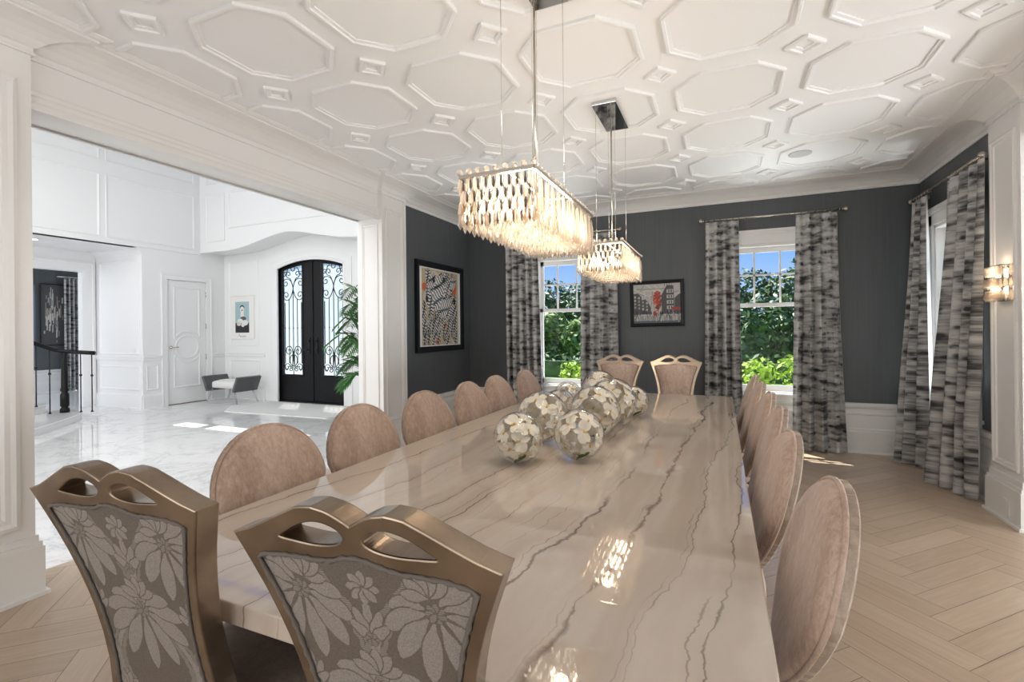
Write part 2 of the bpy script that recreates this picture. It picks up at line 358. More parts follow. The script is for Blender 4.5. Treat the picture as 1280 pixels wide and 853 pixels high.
def curve2d(splines, depth, bevel=0.0):
    """filled 2-D outline with holes, extruded; returns verts, faces in the (x, y) plane with z = +-depth"""
    cu = bpy.data.curves.new('outline', 'CURVE'); cu.dimensions = '2D'; cu.fill_mode = 'BOTH'; cu.extrude = depth; cu.bevel_depth = bevel; cu.bevel_resolution = 1
    for pts in splines:
        sp = cu.splines.new('POLY'); sp.points.add(len(pts)-1); sp.use_cyclic_u = True
        for q, (x, y) in zip(sp.points, pts): q.co = (x, y, 0, 1)
    ob = bpy.data.objects.new('outline', cu); COL.objects.link(ob)
    dg = bpy.context.evaluated_depsgraph_get(); me = bpy.data.meshes.new_from_object(ob.evaluated_get(dg))
    vs = [tuple(v.co) for v in me.vertices]; fs = [tuple(p.vertices) for p in me.polygons]
    bpy.data.objects.remove(ob); bpy.data.curves.remove(cu); bpy.data.meshes.remove(me)
    return vs, fs
def lerp(a_, b_, t_): return a_+(b_-a_)*t_
def interp(tab, x):
    for (x0, y0), (x1, y1) in zip(tab, tab[1:]):
        if (x0 <= x <= x1) or (x0 >= x >= x1): return y0+(y1-y0)*(x-x0)/(x1-x0)
    return tab[0][1] if abs(x-tab[0][0]) < abs(x-tab[-1][0]) else tab[-1][1]

# ================================================================ setting
YF, XR, XL, ZC = 6.522, 1.975, -3.51, 3.10
XO = -3.78                      # foyer side of the dividing wall
ZF = 5.05                        # foyer ceiling
def struct(name, mb, mat, parent=None, **kw):
    return mb.obj(name, mat, parent, kind='structure', **kw)
def wall_grid(mb, axis, p0, p1, us, zs, holes):
    us = sorted(set(us+[q for h in holes for q in h[:2]])); zs = sorted(set(zs+[q for h in holes for q in h[2:]]))
    for a_, b_ in zip(us, us[1:]):
        run = None
        for c_, d_ in zip(zs, zs[1:]):
            if any(h[0] <= a_ and b_ <= h[1] and h[2] <= c_ and d_ <= h[3] for h in holes): 
                if run: (mb.box(a_, b_, p0, p1, *run) if axis == 'y' else mb.box(p0, p1, a_, b_, *run)); run = None
            else: run = (run[0], d_) if run else (c_, d_)
        if run: (mb.box(a_, b_, p0, p1, *run) if axis == 'y' else mb.box(p0, p1, a_, b_, *run))
    return mb
def panel(mb, o, u, v, u0, u1, v0, v1, w=.04, t=.014, mi=0):
    """raised moulding frame on a plane through o with axes u, v"""
    u = Vector(u); v = Vector(v); o = Vector(o); n = u.cross(v)
    p = [o+u*a_+v*b_ for a_, b_ in ((u0, v0), (u1, v0), (u1, v1), (u0, v1))]
    mb.sweep(p, [(0, -.002), (0, t*.7), (w*.25, t), (w*.5, t*.55), (w*.8, t*.5), (w, -.002)], closed=True, up=n, mi=mi)

# floors: herringbone oak in the dining room, polished marble in the foyer
def herringbone(w, n, xr, yr):
    me = bpy.data.meshes.new('floor'); bm = bmesh.new(); cl = bm.loops.layers.float_color.new('plank'); uv = bm.loops.layers.uv.new('UVMap')
    R = Matrix.Rotation(PI/4, 2); g = .0012
    K = int(14/w)
    for i in range(-K, K):
        for j in range(-K//n-1, K//n+1):
            ox, oy = (i+n*j)*w, (i-n*j)*w
            for (x0, y0, x1, y1, fl) in ((0, 0, n, 1, 0), (n, 1-n, n+1, 1, 1)):
                q = [(ox+a_*w, oy+b_*w) for a_, b_ in ((x0, y0), (x1, y0), (x1, y1), (x0, y1))]
                cx = sum(p[0] for p in q)/4; cy = sum(p[1] for p in q)/4
                q = [(cx+(p[0]-cx)*(1-g*2/w/ (n if (fl == 0) else 1)), cy+(p[1]-cy)*(1-g*2/w/(1 if fl == 0 else n))) for p in q]
                q = [R @ Vector(p) for p in q]
                if max(p.x for p in q) < xr[0] or min(p.x for p in q) > xr[1] or max(p.y for p in q) < yr[0] or min(p.y for p in q) > yr[1]: continue
                f = bm.faces.new([bm.verts.new((p.x, p.y, 0)) for p in q]); c_ = random.random(); o_ = random.random()*9
                lu = [(0, 0), (n*w, 0), (n*w, w), (0, w)] if fl == 0 else [(0, 0), (0, w), (n*w, w), (n*w, 0)]
                for l, t_ in zip(f.loops, lu): l[cl] = (c_, 0, 0, 1); l[uv].uv = (t_[0]+o_, t_[1]+o_*3)
    for co, no in (((xr[0], 0, 0), (-1, 0, 0)), ((xr[1], 0, 0), (1, 0, 0)), ((0, yr[0], 0), (0, -1, 0)), ((0, yr[1], 0), (0, 1, 0))):
        bmesh.ops.bisect_plane(bm, geom=bm.verts[:]+bm.edges[:]+bm.faces[:], plane_co=co, plane_no=no, clear_outer=True)
    for f in bm.faces:
        if f.normal.z < 0: f.normal_flip()
    bm.to_mesh(me); bm.free(); me.materials.append(MATS['oak']); return me
link('floor', herringbone(.145, 5, (-3.76, 5.2), (-3.4, 6.54)), kind='structure')
struct('floor_base', MB().box(-3.76, 5.2, -3.4, 6.7, -.12, -.0015), 'brown_lacquer')
struct('floor_foyer', MB().box(-11.45, -3.76, -3.4, 7.45, -.12, 0), 'marble')
struct('floor_study', MB().box(-15.2, -11.45, 1.5, 7.45, -.12, -.001), 'step_stone')

# ceiling with octagon and diamond mouldings
ceil = struct('ceiling', MB().box(-3.78, 2.2, -3.4, 6.7, ZC, ZC+.12), 'ceiling_paint')
def clip_mesh(me, xr, yr):
    bm = bmesh.new(); bm.from_mesh(me)
    for co, no in (((xr[0], 0, 0), (-1, 0, 0)), ((xr[1], 0, 0), (1, 0, 0)), ((0, yr[1], 0), (0, 1, 0))):
        bmesh.ops.bisect_plane(bm, geom=bm.verts[:]+bm.edges[:]+bm.faces[:], plane_co=co, plane_no=no, clear_outer=True)
    n_ = len(bm.faces); bm.to_mesh(me); bm.free(); return n_
PRF = [(0, .004), (0, -.016), (.006, -.019), (.020, -.019), (.024, -.010), (.042, -.008), (.042, .004)]
GX, GY = .83, .857
def ring(pts, cx, cy):
    mb = MB(); mb.sweep([(cx+x, cy+y, ZC) for x, y in pts], PRF, closed=True); return mb
OCT = [(.17, -.348), (.348, -.172), (.348, .172), (.17, .348), (-.17, .348), (-.348, .172), (-.348, -.172), (-.17, -.348)]
DIA = [(0, -.112), (.108, 0), (0, .112), (-.108, 0)]
for j in range(-4, 4):
    for i in range(-3, 4):
        me = ring(OCT, -.77+GX*i, 3.765+GY*j).mesh('octagon_molding', 'ceiling_paint')
        if clip_mesh(me, (-3.25, 1.715), (-9, 6.262)): link('octagon_molding', me, ceil, kind='structure')
        cx, cy = -.77+GX*(i+.5), 3.765+GY*(j+.5)
        if cx < 1.7:
            me = ring(DIA, cx, cy).mesh('diamond_molding', 'ceiling_paint')
            if clip_mesh(me, (-3.25, 1.715), (-9, 6.262)): link('diamond_molding', me, ceil, kind='structure')

# walls of the dining room
WZ = (.62, 2.42)
W1 = (-2.42, -1.58); W2 = (.10, .94); W3 = (5.31, 6.15)
mb = MB(); wall_grid(mb, 'y', YF, 6.70, [XO, 2.15], [0, ZC], [(*W1, *WZ), (*W2, *WZ)]); struct('wall_far', mb, 'dark_wallcover')
mb = MB(); wall_grid(mb, 'x', XR, 2.15, [4.6, YF], [0, ZC], [(*W3, *WZ)]); struct('wall_right', mb, 'dark_wallcover')
struct('wall_left', MB().box(XO, XL, 4.6, YF, 0, ZC), 'dark_wallcover')
# pilasters and beams of the two openings
mb = MB(); mb.box(XO, -3.45, 4.384, 4.816, 0, ZC)
for a_, b_, t_ in ((0, .265, .03), (.265, .29, .022), (.29, .325, .010)): mb.box(XO-.01, -3.45+t_, 4.384-t_, 4.816+t_*.6, a_, b_)
panel(mb, (-3.45, 0, 0), (0, 1, 0), (0, 0, 1), 4.44, 4.765, .40, 2.80)
panel(mb, (0, 4.384, 0), (1, 0, 0), (0, 0, 1), -3.725, -3.505, .40, 2.62, .03)
mb.box(-3.455, -3.44, 4.775, 4.818, .3, 2.95)
struct('wall_pilaster_far', mb, 'white_paint')
mb = MB(); mb.box(XO, -3.45, .35, 1.40, 0, ZC)
for a_, b_, t_ in ((0, .262, .03), (.262, .29, .022), (.29, .325, .010)): mb.box(XO-.01, -3.45+t_, .3, 1.40+t_, a_, b_)
mb.box(XO-.01, -3.40, .3, 1.445, 0, .02)
panel(mb, (-3.45, 0, 0), (0, 1, 0), (0, 0, 1), .50, 1.335, .385, 2.79, .075, .022)
panel(mb, (0, 1.40, 0), (-1, 0, 0), (0, 0, 1), 3.505, 3.725, .40, 2.62, .03)
struct('wall_pilaster_near', mb, 'white_paint')
struct('wall_left_near', MB().box(XO, XL, -3.4, .35, 0, ZC), 'white_paint')
mb = MB(); mb.box(XO, XL, 1.39, 4.39, 2.68, ZC)
mb.sweep([(XL, 1.40, 0), (XL, 4.384, 0)], [(-.002, 2.665), (.03, 2.665), (.034, 2.70), (.026, 2.715), (.026, 2.74), (.016, 2.752), (.016, 2.775), (.006, 2.785), (-.002, 2.785)], side=-1)
mb.sweep([(XO, 1.40, 0), (XO, 4.384, 0)], [(-.002, 2.665), (.02, 2.665), (.02, 2.80), (-.002, 2.80)], side=1)
struct('wall_beam', mb, 'white_paint')
mb = MB(); mb.box(1.90, 2.15, 4.446, 4.877, 0, ZC)
for a_, b_, t_ in ((0, .26, .03), (.26, .285, .022), (.285, .33, .010)): mb.box(1.90-t_, 2.16, 4.446-t_, 4.877+t_, a_, b_)
mb.box(1.855, 2.16, 4.40, 4.92, 0, .02)
panel(mb, (1.90, 0, 0), (0, -1, 0), (0, 0, 1), -4.83, -4.495, .38, 2.80, .05, .018)
struct('wall_pilaster_right', mb, 'white_paint')
struct('wall_beam_right', MB().box(XR, 2.15, .2, 4.45, 2.68, ZC), 'white_paint')
# crown, wainscot and base mouldings
ROOM = [(-3.45, -.6), (-3.45, 1.40), (XL, 1.40), (XL, 4.384), (-3.45, 4.384), (-3.45, 4.816), (XL, 4.816), (XL, YF), (XR, YF), (XR, 4.877), (1.90, 4.877), (1.90, 4.446), (XR, 4.446), (XR, .3)]
CROWN = [(-.004, 2.945), (.014, 2.945), (.014, 2.958), (.008, 2.964), (.008, 2.985), (.02, 2.990), (.03, 3.0), (.05, 3.02), (.09, 3.045), (.14, 3.062), (.19, 3.070), (.215, 3.072), (.215, 3.082), (.235, 3.085), (.25, 3.092), (.262, 3.096), (.262, 3.102)]
mb = MB(); mb.sweep([(x, y, 0) for x, y in ROOM], CROWN, side=-1, smooth=False); struct('trim_1', mb, 'white_paint')
WAIN = [(-.004, 0), (.034, 0), (.034, .010), (.022, .02), (.022, .235), (.016, .255), (.016, .268), (.006, .280), (.006, .425), (.014, .432), (.014, .450), (.010, .462), (.010, .492), (.028, .515), (.034, .538), (.034, .560), (-.004, .562)]
mb = MB(); mb.sweep([(XL, 4.82, 0), (XL, YF, 0), (XR, YF, 0), (XR, 4.87, 0)], WAIN, side=-1); struct('trim_2', mb, 'white_paint')

def make_window(n, loc, rotz):
    """double-hung window; local x along the wall, +y outwards, y = 0 the inner wall face"""
    r = link('window_%d' % n, None, kind='structure', loc=loc, rotz=rotz); r.rotation_euler = (0, 0, rotz); h = .42; z0, z1 = WZ
    mb = MB()
    for sx in (-1, 1): mb.box(sx*h, sx*(h+.10), -.022, .02, z0-.03, z1+.16); mb.box(sx*(h-.03), sx*(h+.001), 0, .16, z0, z1)
    mb.box(-h-.10, h+.10, -.022, .02, z1, z1+.13); mb.box(-h-.12, h+.12, -.05, .02, z1+.13, z1+.165); mb.box(-h-.11, h+.11, -.034, .02, z1+.105, z1+.135)
    mb.box(-h, h, 0, .16, z1-.03, z1); mb.box(-h, h, .0, .17, z0, z0+.03)
    mb.obj('frame', 'white_paint', r, bevel=.003)
    MB().box(-h-.13, h+.13, -.055, .03, z0-.02, z0+.012).box(-h-.10, h+.10, -.024, .02, z0-.075, z0-.02).obj('sill', 'white_paint', r, bevel=.004)
    zm = 1.70; w = h-.03
    def sash(y0, y1, a_, b_, bot, top): return MB().box(-w, -w+.045, y0, y1, a_, b_).box(w-.045, w, y0, y1, a_, b_).box(-w, w, y0, y1, a_, a_+bot).box(-w, w, y0, y1, b_-top, b_)
    sash(.06, .095, z0+.03, zm+.012, .07, .045).obj('lower_sash', 'white_paint', r)
    up = sash(.10, .135, zm-.035, z1-.03, .045, .06).obj('upper_sash', 'white_paint', r)
    mu = MB()
    for x in (-.14, .14): mu.box(x-.010, x+.010, .105, .130, zm, z1-.04)
    mu.box(-w, w, .105, .130, 2.055-.010, 2.055+.010); mu.obj('muntin', 'white_paint', up)
    MB().box(-w+.03, w-.03, .076, .079, z0+.06, zm).obj('pane', 'window_glass', r)
    MB().box(-w+.03, w-.03, .116, .119, zm, z1-.06).obj('pane', 'window_glass', r)
    return r
make_window(1, (-2.0, YF, 0), 0); make_window(2, (.52, YF, 0), 0); make_window(3, (XR, 5.73, 0), -PI/2)

# ---------------------------------------------------------------- foyer
XD, YD, YA, XB, YB = -9.95, 7.25, 6.72, -11.45, 5.606
def arch_pts(x0, x1, zs, rise, n=16):
    hw = (x1-x0)/2; R_ = (hw*hw+rise*rise)/(2*rise); cx = (x0+x1)/2; cz = zs+rise-R_; a_ = math.asin(hw/R_)
    return [(cx+R_*math.sin(lerp(-a_, a_, i/n)), cz+R_*math.cos(lerp(-a_, a_, i/n))) for i in range(n+1)]
DX0, DX1, DZS, DRISE = -8.53, -6.42, 2.845, .195
def xz(vs, y): return [(x, y-z, y2) for x, y2, z in vs]
# front wall: one arched doorway
out = [(-15.2, 0), (DX0, 0)]+arch_pts(DX0, DX1, DZS, DRISE)+[(DX1, 0), (XO, 0), (XO, ZF), (-15.2, ZF)]
vs, fs = curve2d([out], .1); mb = MB(); mb.add(xz(vs, YD+.1), fs); 
ar = arch_pts(DX0-.0, DX1+.0, DZS, DRISE)
mb.sweep([(DX0, YD, 0)]+[(x, YD, z) for x, z in ar]+[(DX1, YD, 0)], [(0, -.004), (0, .016), (.05, .022), (.13, .022), (.15, .034), (.19, .034), (.19, -.004)], up=Vector((0, -1, 0)), side=-1)
panel(mb, (0, YD, 0), (1, 0, 0), (0, 0, 1), -9.80, -8.90, 1.14, 2.96); panel(mb, (0, YD, 0), (1, 0, 0), (0, 0, 1), -9.80, -8.90, .36, .84)
RAIL = [(-.004, .90), (.012, .90), (.02, .93), (.02, .95), (.03, .97), (.03, 1.0), (-.004, 1.0)]
BASE = [(-.004, 0), (.03, 0), (.03, .01), (.02, .02), (.02, .22), (.012, .26), (-.004, .265)]
for pr in (RAIL, BASE): mb.sweep([(XD, YD, 0), (-8.735, YD, 0)], pr, side=-1)
struct('wall_front', mb, 'foyer_paint')
# upper wall with the shallow arch in front of the doors
def ss(t_): return t_*t_*(3-2*t_)
prof = []
for i in range(41):
    x = lerp(-9.15, -5.81, i/40); t_ = abs(x+7.48)/1.67; prof.append((x, 3.10+.235*(1-ss(t_))*(1-.25*t_)))
out = [(XD, 3.10)]+prof+[(XO, 3.10), (XO, ZF), (XD, ZF)]
vs, fs = curve2d([out], .262); mb = MB(); mb.add(xz(vs, (YA+YD)/2), fs)
mb.sweep([(XD, YA, 3.10)]+[(x, YA, z) for x, z in prof]+[(XO, YA, 3.10)], [(-.004, -.004), (-.004, .014), (.02, .014), (.03, -.004)], up=Vector((0, -1, 0)), side=-1)
panel(mb, (0, YA, 0), (1, 0, 0), (0, 0, 1), -9.75, -9.2, 3.28, 4.24, .03); panel(mb, (0, YA, 0), (1, 0, 0), (0, 0, 1), -9.08, -5.0, 3.52, 4.24, .03)
panel(mb, (0, YA, 0), (1, 0, 0), (0, 0, 1), -9.75, -5.0, 4.47, 4.98, .03)
struct('wall_arch', mb, 'foyer_paint')
# closet-door wall with the upper panels
IX0, IX1, IZ = 6.05, 6.84, 2.48
mb = MB(); wall_grid(mb, 'x', XD-.15, XD, [YB, YD], [0, ZF], [(IX0, IX1, 0, IZ)]); mb.box(XD-.15, XD, -3.4, YB, 3.03, ZF)
for y0, y1 in ((1.9, 3.12), (3.2, 4.94), (5.03, 6.60)):
    panel(mb, (XD, 0, 0), (0, 1, 0), (0, 0, 1), y0, y1, 3.13, 4.23, .035); panel(mb, (XD, 0, 0), (0, 1, 0), (0, 0, 1), y0, y1, 4.47, 4.98, .035)
mb.sweep([(XD, -3, 0), (XD, 6.72, 0)], [(-.004, 3.03), (.012, 3.03), (.02, 3.05), (.012, 3.07), (.012, 3.09), (-.004, 3.095)], side=-1)
for pr in (RAIL, BASE): mb.sweep([(XD, YB-.0, 0), (XD, IX0-.11, 0)], pr, side=-1); mb.sweep([(XD, IX1+.11, 0), (XD, YD, 0)], pr, side=-1)
panel(mb, (XD, 0, 0), (0, 1, 0), (0, 0, 1), 5.67, 5.88, .34, .82, .03)
mb.sweep([(XD, IX0, 0), (XD, IX0, IZ), (XD, IX1, IZ), (XD, IX1, 0)], [(0, -.002), (0, .014), (.04, .018), (.075, .018), (.085, .026), (.11, .026), (.11, -.002)], up=Vector((1, 0, 0)), side=1)
struct('wall_closet', mb, 'foyer_paint')
# niche wall facing us and the wall with the opening to the study
mb = MB(); mb.box(XB-.15, XD-.15, YB, YB+.15, 0, 3.1)
panel(mb, (0, YB, 0), (1, 0, 0), (0, 0, 1), -11.30, -10.03, 1.02, 2.82); panel(mb, (0, YB, 0), (1, 0, 0), (0, 0, 1), -11.30, -10.03, .34, .80)
for pr in (RAIL, BASE): mb.sweep([(XB, YB, 0), (XD, YB, 0)], pr, side=-1)
mb.sweep([(XB, YB, 0), (XD, YB, 0)], [(-.004, 2.92), (.01, 2.92), (.02, 2.95), (.07, 2.99), (.08, 3.03), (-.004, 3.03)], side=-1)
struct('wall_niche', mb, 'foyer_paint')
mb = MB(); wall_grid(mb, 'x', XB-.15, XB, [-3.4, YB], [0, 3.1], [(3.6, 5.385, 0, 2.635)])
mb.sweep([(XB, 3.6, 0), (XB, 3.6, 2.635), (XB, 5.385, 2.635), (XB, 5.385, 0)], [(0, -.002), (0, .016), (.06, .022), (.15, .022), (.16, .032), (.20, .032), (.20, -.002)], up=Vector((1, 0, 0)), side=1)
struct('wall_hall', mb, 'foyer_paint')
struct('ceiling_hall', MB().box(-15.2, XD-.01, -3.4, YB, 3.03, 3.2).box(-15.2, XB, YB, YD, 3.03, 3.2), 'foyer_paint')
# foyer ceiling with two invented out-of-view slots that shape the sun patches
mb = MB()
xs = [(-12, -9.32, 1), (-9.32, -8.77, 0), (-8.77, -8.57, 1), (-8.57, -6.70, 0), (-6.70, -3.6, 1)]
mb.box(-12, -3.6, -3.4, 6.46, ZF, ZF+.05); mb.box(-12, -3.6, 6.70, 7.45, ZF, ZF+.05)
for x0, x1, k_ in xs:
    if k_: mb.box(x0, x1, 6.46, 6.70, ZF, ZF+.05)
struct('ceiling_foyer', mb, 'foyer_paint')
struct('wall_foyer_right', MB().box(XO-.02, XO, 4.39, YD, 0, ZF).box(XO-.02, XO, -3.4, 4.39, 2.9, ZF).box(XO-.02, XO, -3.4, .3, 0, 2.9), 'foyer_paint')
struct('wall_back', MB().box(-12, 5.4, -3.6, -3.4, 0, ZF), 'white_paint'); struct('wall_side_room', MB().box(5.2, 5.4, -3.4, 4.5, 0, ZC).box(2.15, 5.4, 4.45, 4.6, 0, ZC), 'white_paint')
struct('ceiling_side_room', MB().box(2.15, 5.4, -3.4, 4.6, ZC, ZC+.1), 'ceiling_paint')
# study beyond the opening
mb = MB(); wall_grid(mb, 'x', -15.2, -15.0, [1.5, YD], [0, 3.1], [(5.3, 6.12, .5, 2.6), (6.93, 7.2, .05, 2.7)]); struct('wall_study', mb, 'dark_wallcover')
mb = MB(); mb.sweep([(-15.0, 1.5, 0), (-15.0, 6.9, 0)], WAIN, side=-1); struct('trim_3', mb, 'white_paint')
# steps of the curved staircase
def blob(pts, n=6):
    out = []
    m_ = len(pts)
    for i in range(m_):
        p0, p1, p2, p3 = [Vector(pts[(i+k_) % m_]) for k_ in (-1, 0, 1, 2)]
        for q in range(n):
            t_ = q/n; out.append(tuple(.5*((2*p1)+(-p0+p2)*t_+(2*p0-5*p1+4*p2-p3)*t_*t_+(-p0+3*p1-3*p2+p3)*t_**3)))
    return out
st = link('stairs', None, kind='structure')
s1 = blob([(-8.3, 2.9), (-8.75, 3.55), (-9.25, 4.10), (-9.70, 4.52), (-10.0, 4.68), (-10.35, 4.62), (-10.6, 4.3), (-10.7, 3.2), (-9.6, 2.4)])
s2 = blob([(-9.55, 2.4), (-9.9, 3.4), (-10.2, 4.15), (-10.42, 4.40), (-10.75, 4.35), (-10.85, 3.5), (-10.6, 2.3)])
for pts, z0, z1 in ((s1, 0, .115), (s2, .115, .25)):
    c_ = (sum(p[0] for p in pts)/len(pts), sum(p[1] for p in pts)/len(pts))
    inn = [(c_[0]+(p[0]-c_[0])*.985, c_[1]+(p[1]-c_[1])*.985) for p in pts]
    MB().prism(inn, z0, z1-.03).obj('riser', 'step_stone', st); MB().prism(pts, z1-.03, z1).obj('tread', 'step_stone', st, bevel=.008)

# ---------------------------------------------------------------- doors
d2 = link('door_2', None, kind='structure')
mb = MB(); mb.box(XD-.06, XD-.02, IX0+.006, IX1-.006, .012, IZ-.006)
mb.obj('door_slab', 'foyer_paint', d2)
cy = (IX0+IX1)/2; zc = 1.14; R0 = .24
mb = MB(); PF = [(0, -.002), (0, .010), (.012, .016), (.026, .010), (.034, .006), (.034, -.002)]
UX = Vector((1, 0, 0)); xs_ = XD-.02
mb.sweep([(xs_, cy+R0*math.cos(t_*2*PI/40), zc+R0*math.sin(t_*2*PI/40)) for t_ in range(40)], PF, closed=True, up=UX)
R1 = .295; y0, y1 = IX0+.13, IX1-.13; hw = (y1-y0)/2; am = math.acos(hw/R1)
upper = [(y0, zc+R1*math.sin(am)+.06), (y0, 2.34), (y1, 2.34), (y1, zc+R1*math.sin(am)+.06)]+[(cy+R1*math.cos(lerp(am+.12, PI-am-.12, i/14)), zc+R1*math.sin(lerp(am+.12, PI-am-.12, i/14))) for i in range(15)]
lower = [(y1, zc-R1*math.sin(am)-.06), (y1, .33), (y0, .33), (y0, zc-R1*math.sin(am)-.06)]+[(cy-R1*math.cos(lerp(am+.12, PI-am-.12, i/14)), zc-R1*math.sin(lerp(am+.12, PI-am-.12, i/14))) for i in range(15)]
for pl in (upper, lower): mb.sweep([(xs_, a_, b_) for a_, b_ in pl], PF, closed=True, up=UX, side=-1)
mb.obj('panel_molding', 'foyer_paint', d2)
MB().lathe([(.03, 0), (.03, .008), (.012, .012), (.012, .05)], 14).xf(Matrix.Translation((xs_, IX0+.075, 1.14)) @ Matrix.Rotation(PI/2, 4, 'Y')).tube([(xs_+.05, IX0+.075, 1.14), (xs_+.05, IX0+.20, 1.14)], .009).obj('handle', 'nickel', d2)
for z in (.28, .92, 1.56, 2.22): MB().tube([(XD-.012, IX1+.002, z-.055), (XD-.012, IX1+.002, z+.055)], .011).obj('hinge', 'nickel', d2)
MB().box(XD-.1, XD-.005, IX0, IX1, 0, .012).obj('threshold', 'brown_lacquer', d2)
# double front door: black arched leaves with scrollwork over glass
d1 = link('door_1', None, kind='structure')
def spiral(cx, cz, r, a0, turns, sgn=1, n=26):
    return [(cx+r*(1-.80*i/n)*math.cos(a0+sgn*turns*2*PI*i/n), cz+r*(1-.80*i/n)*math.sin(a0+sgn*turns*2*PI*i/n)) for i in range(n+1)]
def bez(p0, p1, p2, p3, n=14):
    return [tuple((1-t_)**3*Vector(p0)+3*(1-t_)**2*t_*Vector(p1)+3*(1-t_)*t_*t_*Vector(p2)+t_**3*Vector(p3)) for t_ in [i/n for i in range(n+1)]]
ARCH = arch_pts(DX0+.01, DX1-.01, DZS, DRISE-.008, 40)
def archz(x): return interp(ARCH, x)
for sgn, x0, x1, gx0, gx1 in ((-1, DX0+.012, -7.482, -8.30, -7.735), (1, -7.468, DX1-.012, -7.235, -6.66)):
    leaf = link('door_leaf', None, d1); n_ = 14; y = YD+.10
    top = [(lerp(x0, x1, i/n_), archz(lerp(x0, x1, i/n_))-.006) for i in range(n_+1)]
    gt = [(lerp(gx0, gx1, i/n_), archz(lerp(gx0, gx1, i/n_))-.235) for i in range(n_+1)]
    vs, fs = curve2d([[(x0, .02)]+top[:0]+[(x1, .02)]+top[::-1], [(gx0, .54), (gx1, .54)]+gt[::-1]], .03)
    MB().add(xz(vs, y), fs).obj('leaf_frame', 'black_wood', leaf, bevel=.004)
    inner = [(gx0, .54), (gx1, .54)]+gt[::-1]
    mb = MB(); mb.sweep([(a_, y-.03, b_) for a_, b_ in inner], [(-.02, 0), (-.02, .012), (0, .018), (.012, .008), (.012, -.02)], closed=True, up=Vector((0, -1, 0)), side=-1); mb.obj('glazing_bead', 'black_wood', leaf)
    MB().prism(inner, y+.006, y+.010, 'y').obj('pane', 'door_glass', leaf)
    mb = MB(); yg = y-.018; cx = (gx0+gx1)/2; hw = (gx1-gx0)/2
    def st_(pts, r=.0085): mb.tube([(a_, yg, b_) for a_, b_ in pts], r, 6)
    for k_ in range(5):
        x = lerp(gx0, gx1, (k_+.5)/5); zt = 2.02 if k_ in (0, 4) else (2.10 if k_ in (1, 3) else 2.25); st_([(x, .78 if k_ != 2 else .55), (x, zt)])
        mb.sphere((x, yg, 1.5), .014, 8, 6)
    for s in (-1, 1):
        X = lambda u: cx+s*hw*u
        # bottom
        sp = spiral(X(.42), 1.03, .10, PI/2 if s > 0 else PI/2, 1.2, -s); st_(bez((cx, .80), (X(.05), 1.0), (X(.1), 1.13), sp[0])+sp[1:])
        sp = spiral(X(.62), .70, .085, PI if s > 0 else 0, 1.2, -s); st_(bez((X(.1), .95), (X(.05), .75), (X(.2), .62), sp[0])+sp[1:])
        sp = spiral(X(.30), .66, .075, 0 if s > 0 else PI, 1.2, s); st_(bez((X(.9), .98), (X(1.05), .82), (X(.8), .56), sp[0])+sp[1:])
        st_([(cx+s*.10*math.cos(t_*PI/12-PI/2), .84+.12*math.sin(t_*PI/12-PI/2)) for t_ in range(13)])
        # top hearts and scrolls
        sp = spiral(X(.66), 2.17, .095, 3*PI/2, 1.25, s); st_(bez((cx, 2.30), (X(.1), 2.18), (X(.3), 2.05), sp[0])+sp[1:])
        sp = spiral(X(.70), 2.42, .085, PI/2, 1.2, -s); st_(bez((cx, 2.28), (X(.02), 2.45), (X(.35), 2.52), sp[0])+sp[1:])
        sp = spiral(X(.42), 2.60, .075, 3*PI/2, 1.2, s); st_(bez((cx, 2.32), (X(.12), 2.42), (X(.2), 2.52), sp[0])+sp[1:])
        sp = spiral(X(.80), 2.60, .06, PI if s > 0 else 0, 1.2, -s); st_(bez((X(.3), 2.72), (X(.45), 2.74), (X(.6), 2.70), sp[0])+sp[1:])
        st_(bez((X(.98), 2.05), (X(.8), 2.25), (X(.98), 2.38), (X(.98), 2.5)))
    st_([(cx+.05*math.cos(t_*PI/8), 2.71+.05*math.sin(t_*PI/8)) for t_ in range(17)])
    mb.obj('scroll_grille', 'iron', leaf)
    hx = -7.475+sgn*.10
    MB().box(hx-.025, hx+.025, y-.045, y-.03, .98, 1.30).tube([(hx, y-.035, 1.06), (hx, y-.09, 1.06), (hx+sgn*.10, y-.09, 1.06)], .010).tube([(hx, y-.03, 1.24), (hx, y-.06, 1.24)], .022).obj('handle', 'iron', leaf)
    ex = x0 if sgn < 0 else x1
    for z in (.45, 1.35, 2.45): MB().tube([(ex-sgn*.0, y-.06, z-.08), (ex, y-.06, z+.08)], .022).obj('hinge', 'iron', leaf)
MB().box(DX0, DX1, YD+.0, YD+.2, 0, .018).obj('threshold', 'black_wood', d1)
MB().box(-7.488, -7.462, YD+.055, YD+.07, .02, 3.02).obj('astragal', 'black_wood', d1)

# ================================================================ furniture
# dining table
TX0, TX1, TY0, TY1, TZ = -1.675, .095, .815, 5.09, .76
TCX, TCY = (TX0+TX1)/2, (TY0+TY1)/2
tb = thing('dining_table', 'long dining table with polished beige veined stone top, running down the room', 'table', (TCX, TCY, 0))
hx, hy = (TX1-TX0)/2, (TY1-TY0)/2
MB().box(-hx, hx, -hy, hy, TZ-.055, TZ).obj('tabletop', 'quartzite', tb, bevel=.004)
MB().box(-hx+.22, hx-.22, -hy+.22, hy-.22, TZ-.10, TZ-.0555).obj('apron', 'brown_lacquer', tb)
for sx in (-1, 1):
    for y in (-hy+.42, -.6, .6, hy-.42):
        mb = MB(); x = sx*(hx-.46); q = .085
        mb.prism([(-q, -q), (q, -q), (q, q), (-q, q)], 0, .66); mb.xf(Matrix.Translation((x, y, 0)))
        for i, p in enumerate(mb.v):
            if p[2] < .1: mb.v[i] = (x+(p[0]-x)*.6, y+(p[1]-y)*.6, p[2])
        mb.obj('leg', 'brown_lacquer', tb, bevel=.005)

